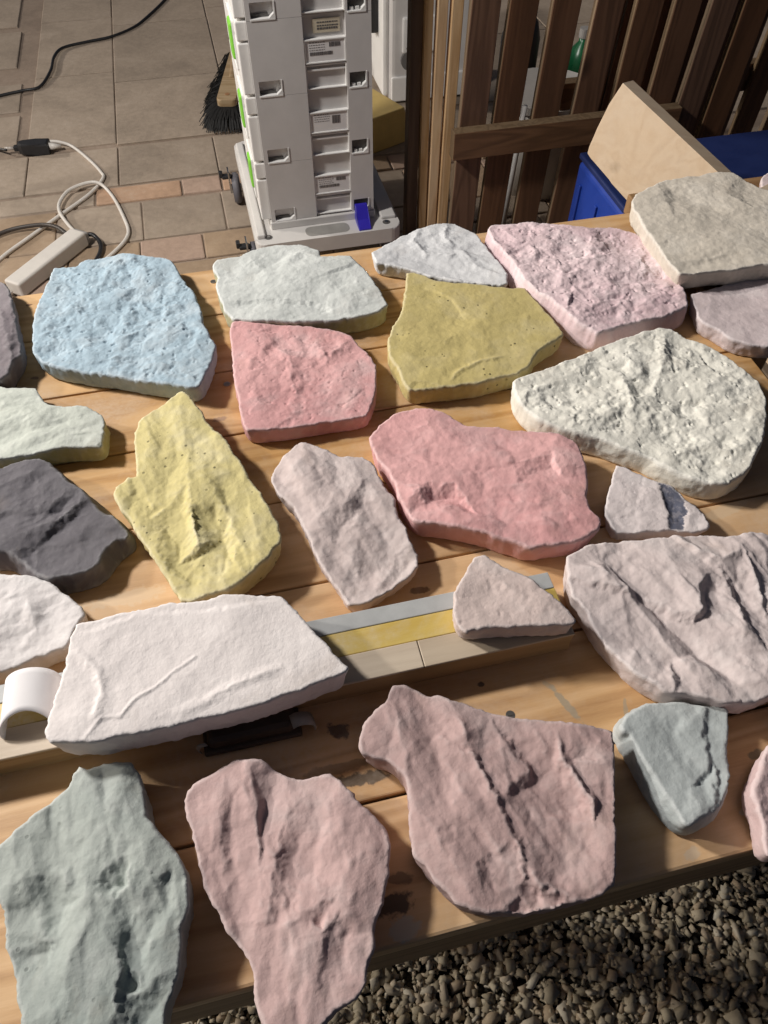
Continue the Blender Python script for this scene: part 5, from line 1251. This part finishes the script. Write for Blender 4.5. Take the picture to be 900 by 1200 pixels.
# ------------------------------------------------------------------ the stones
def P(*c, **k): return plaster('cast_' + k.pop('nm'), lin(*c), **k)
make_stone('blue', 'cast_stone', 'light blue rough pitted stone near the power strip', P(161, 182, 195, nm='blue', pits=0.15, dust=.3), 101, 'rough', amp=1.0, rnd=1.5, flare=-.002)
make_stone('dark_left', 'cast_stone', 'violet grey smooth stone cut off beside the blue stone', P(122, 114, 118, nm='violet_grey'), 102, 'cleft', rnd=1.5, ang=80, rg=0.9)
make_stone('slate_left', 'cast_stone', 'pale green slate-like slab with a straight thick front edge', P(188, 193, 184, nm='pale_green', c3=lin(172, 170, 132)), 103, 'cleft', rnd=0.48, amp=.6, wallc=1, flare=.001, ang=20, rg=1.2)
make_stone('charcoal', 'cast_stone', 'charcoal grey stone with a dark sloping front', P(100, 97, 102, nm='charcoal', dust=.2), 104, 'facet', rnd=0.9, amp=.8, ang=28, rg=1.2)
make_stone('yellow_left', 'cast_stone', 'pale yellow stone with deep scoops and a central ridge', P(206, 194, 138, nm='pale_yellow', pits=.75), 105, 'smooth', rnd=0.9, amp=1.0, ang=-70, rg=1.3)
make_stone('grey_green', 'cast_stone', 'pale grey green stone lying before the tool dolly', P(198, 202, 199, nm='grey_green', c3=lin(176, 173, 140)), 106, 'cleft', rnd=0.9, amp=.7, flare=0, ang=5, rg=0.8)
make_stone('pink_square', 'cast_stone', 'squarish rose pink stone with a straight front edge', P(211, 164, 163, nm='rose', c2=lin(204, 153, 153), dust=.3), 107, 'rough', rnd=0.48, amp=.6, flare=0)
make_stone('pale_white', 'cast_stone', 'pale bluish white pointed stone behind the ochre stone', P(207, 208, 210, nm='bluish_white'), 108, 'facet', rnd=1.2, amp=.8, ang=-25, rg=1.3)
make_stone('yellow_right', 'cast_stone', 'flat ochre yellow stone with small black pits', P(193, 178, 120, nm='ochre', pits=.8, dust=.15), 109, 'smooth', rnd=0.84, amp=1.3, flare=0)
make_stone('pale_pink', 'cast_stone', 'pale pink very rough stone at the far table edge', P(226, 204, 207, nm='pale_pink', pits=.15, c2=lin(214, 188, 193)), 110, 'rough', rnd=1.2, amp=1.1)
make_stone('grey_right', 'cast_stone', 'beige grey broad stone propped on a wood block by the leaning board', P(208, 200, 187, nm='beige_grey', dust=.15), 111, 'smooth', rnd=0.6, amp=1.6, flare=-.005, ang=12, rg=0.45)
make_stone('mauve_right', 'cast_stone', 'smooth greyish mauve stone sticking out over the table end', P(208, 194, 195, nm='greyish_mauve'), 112, 'smooth', rnd=0.6, amp=1.0)
make_stone('cream', 'cast_stone', 'large cream white coarse stone with one pointed end', P(226, 224, 214, nm='cream', pits=.12, dust=.1), 113, 'rough', rnd=1.8, amp=1.0)
make_stone('small_white', 'cast_stone', 'small white stone with a slate grey band', P(216, 206, 205, nm='small_white', c3=lin(92, 95, 110)), 114, 'rough', rnd=0.6, amp=.45)
make_stone('big_mauve', 'cast_stone', 'large pale mauve stone with a shaded scarp and deep folds', P(206, 193, 191, nm='pale_mauve'), 115, 'cleft', rnd=0.72, amp=.7, ang=-58, rg=1.9)
make_stone('pink_big', 'cast_stone', 'long salmon pink smooth stone with chipped ledges', P(217, 169, 168, nm='salmon', c2=lin(209, 158, 158), dust=.2), 116, 'cleft', rnd=1.2, amp=.6, ang=-14, rg=1.3)
make_stone('mauve_mid', 'cast_stone', 'upright pale mauve faceted stone between yellow and salmon stones', P(200, 185, 182, nm='mid_mauve'), 117, 'facet', rnd=0.9, amp=.8, ang=-60, rg=1.6)
make_stone('small_mauve', 'cast_stone', 'small mauve stone resting on the end of the laminated board', P(204, 187, 182, nm='small_mauve'), 118, 'rough', rnd=0.48, amp=.42, flare=0)
make_stone('white_slab', 'cast_stone', 'broad flat white slab with a hair crack lying on the laminated board', P(226, 219, 217, nm='white', dust=.1, var=.08), 119, 'smooth', rnd=0.48, amp=.8, flare=-.001)
make_stone('white_left', 'cast_stone', 'lumpy white stone beside the white paper curl', P(220, 215, 214, nm='lumpy_white', var=.08), 120, 'facet', rnd=0.9, amp=.8, flare=0, ang=20, rg=1.1)
make_stone('green_grey', 'cast_stone', 'big green grey stone with hollows at the near table edge', P(167, 174, 169, nm='green_grey', pits=.4, c2=lin(156, 165, 161)), 121, 'cleft', rnd=0.96, amp=.8, ang=-75, rg=1.9)
make_stone('pink_front', 'cast_stone', 'dusky pink tapering stone sticking out over the near table edge', P(193, 165, 162, nm='dusky_pink'), 122, 'cleft', rnd=1.1, amp=.8, ang=-84, rg=2.0)
make_stone('large_mauve', 'cast_stone', 'large dusky mauve stone with a narrow neck and split ridges', P(184, 157, 154, nm='dusky_mauve'), 123, 'cleft', rnd=0.6, amp=.7, ang=-58, rg=1.9)
make_stone('grey_triangle', 'cast_stone', 'small triangular blue grey stone pointing at the gravel', P(177, 184, 184, nm='blue_grey', pits=.2), 124, 'cleft', rnd=0.6, amp=.5, ang=-62, rg=0.9)
make_stone('pink_edge', 'cast_stone', 'pink stone cut off beside the triangular blue grey stone', P(208, 182, 181, nm='cut_pink'), 125, 'facet', rnd=0.9, amp=.8, ang=-80)
make_stone('tiny_pink', 'cast_stone', 'small pinkish stone lying behind the beige grey stone', P(206, 190, 190, nm='tiny_pink'), 126, 'facet', rnd=0.9, amp=.4)
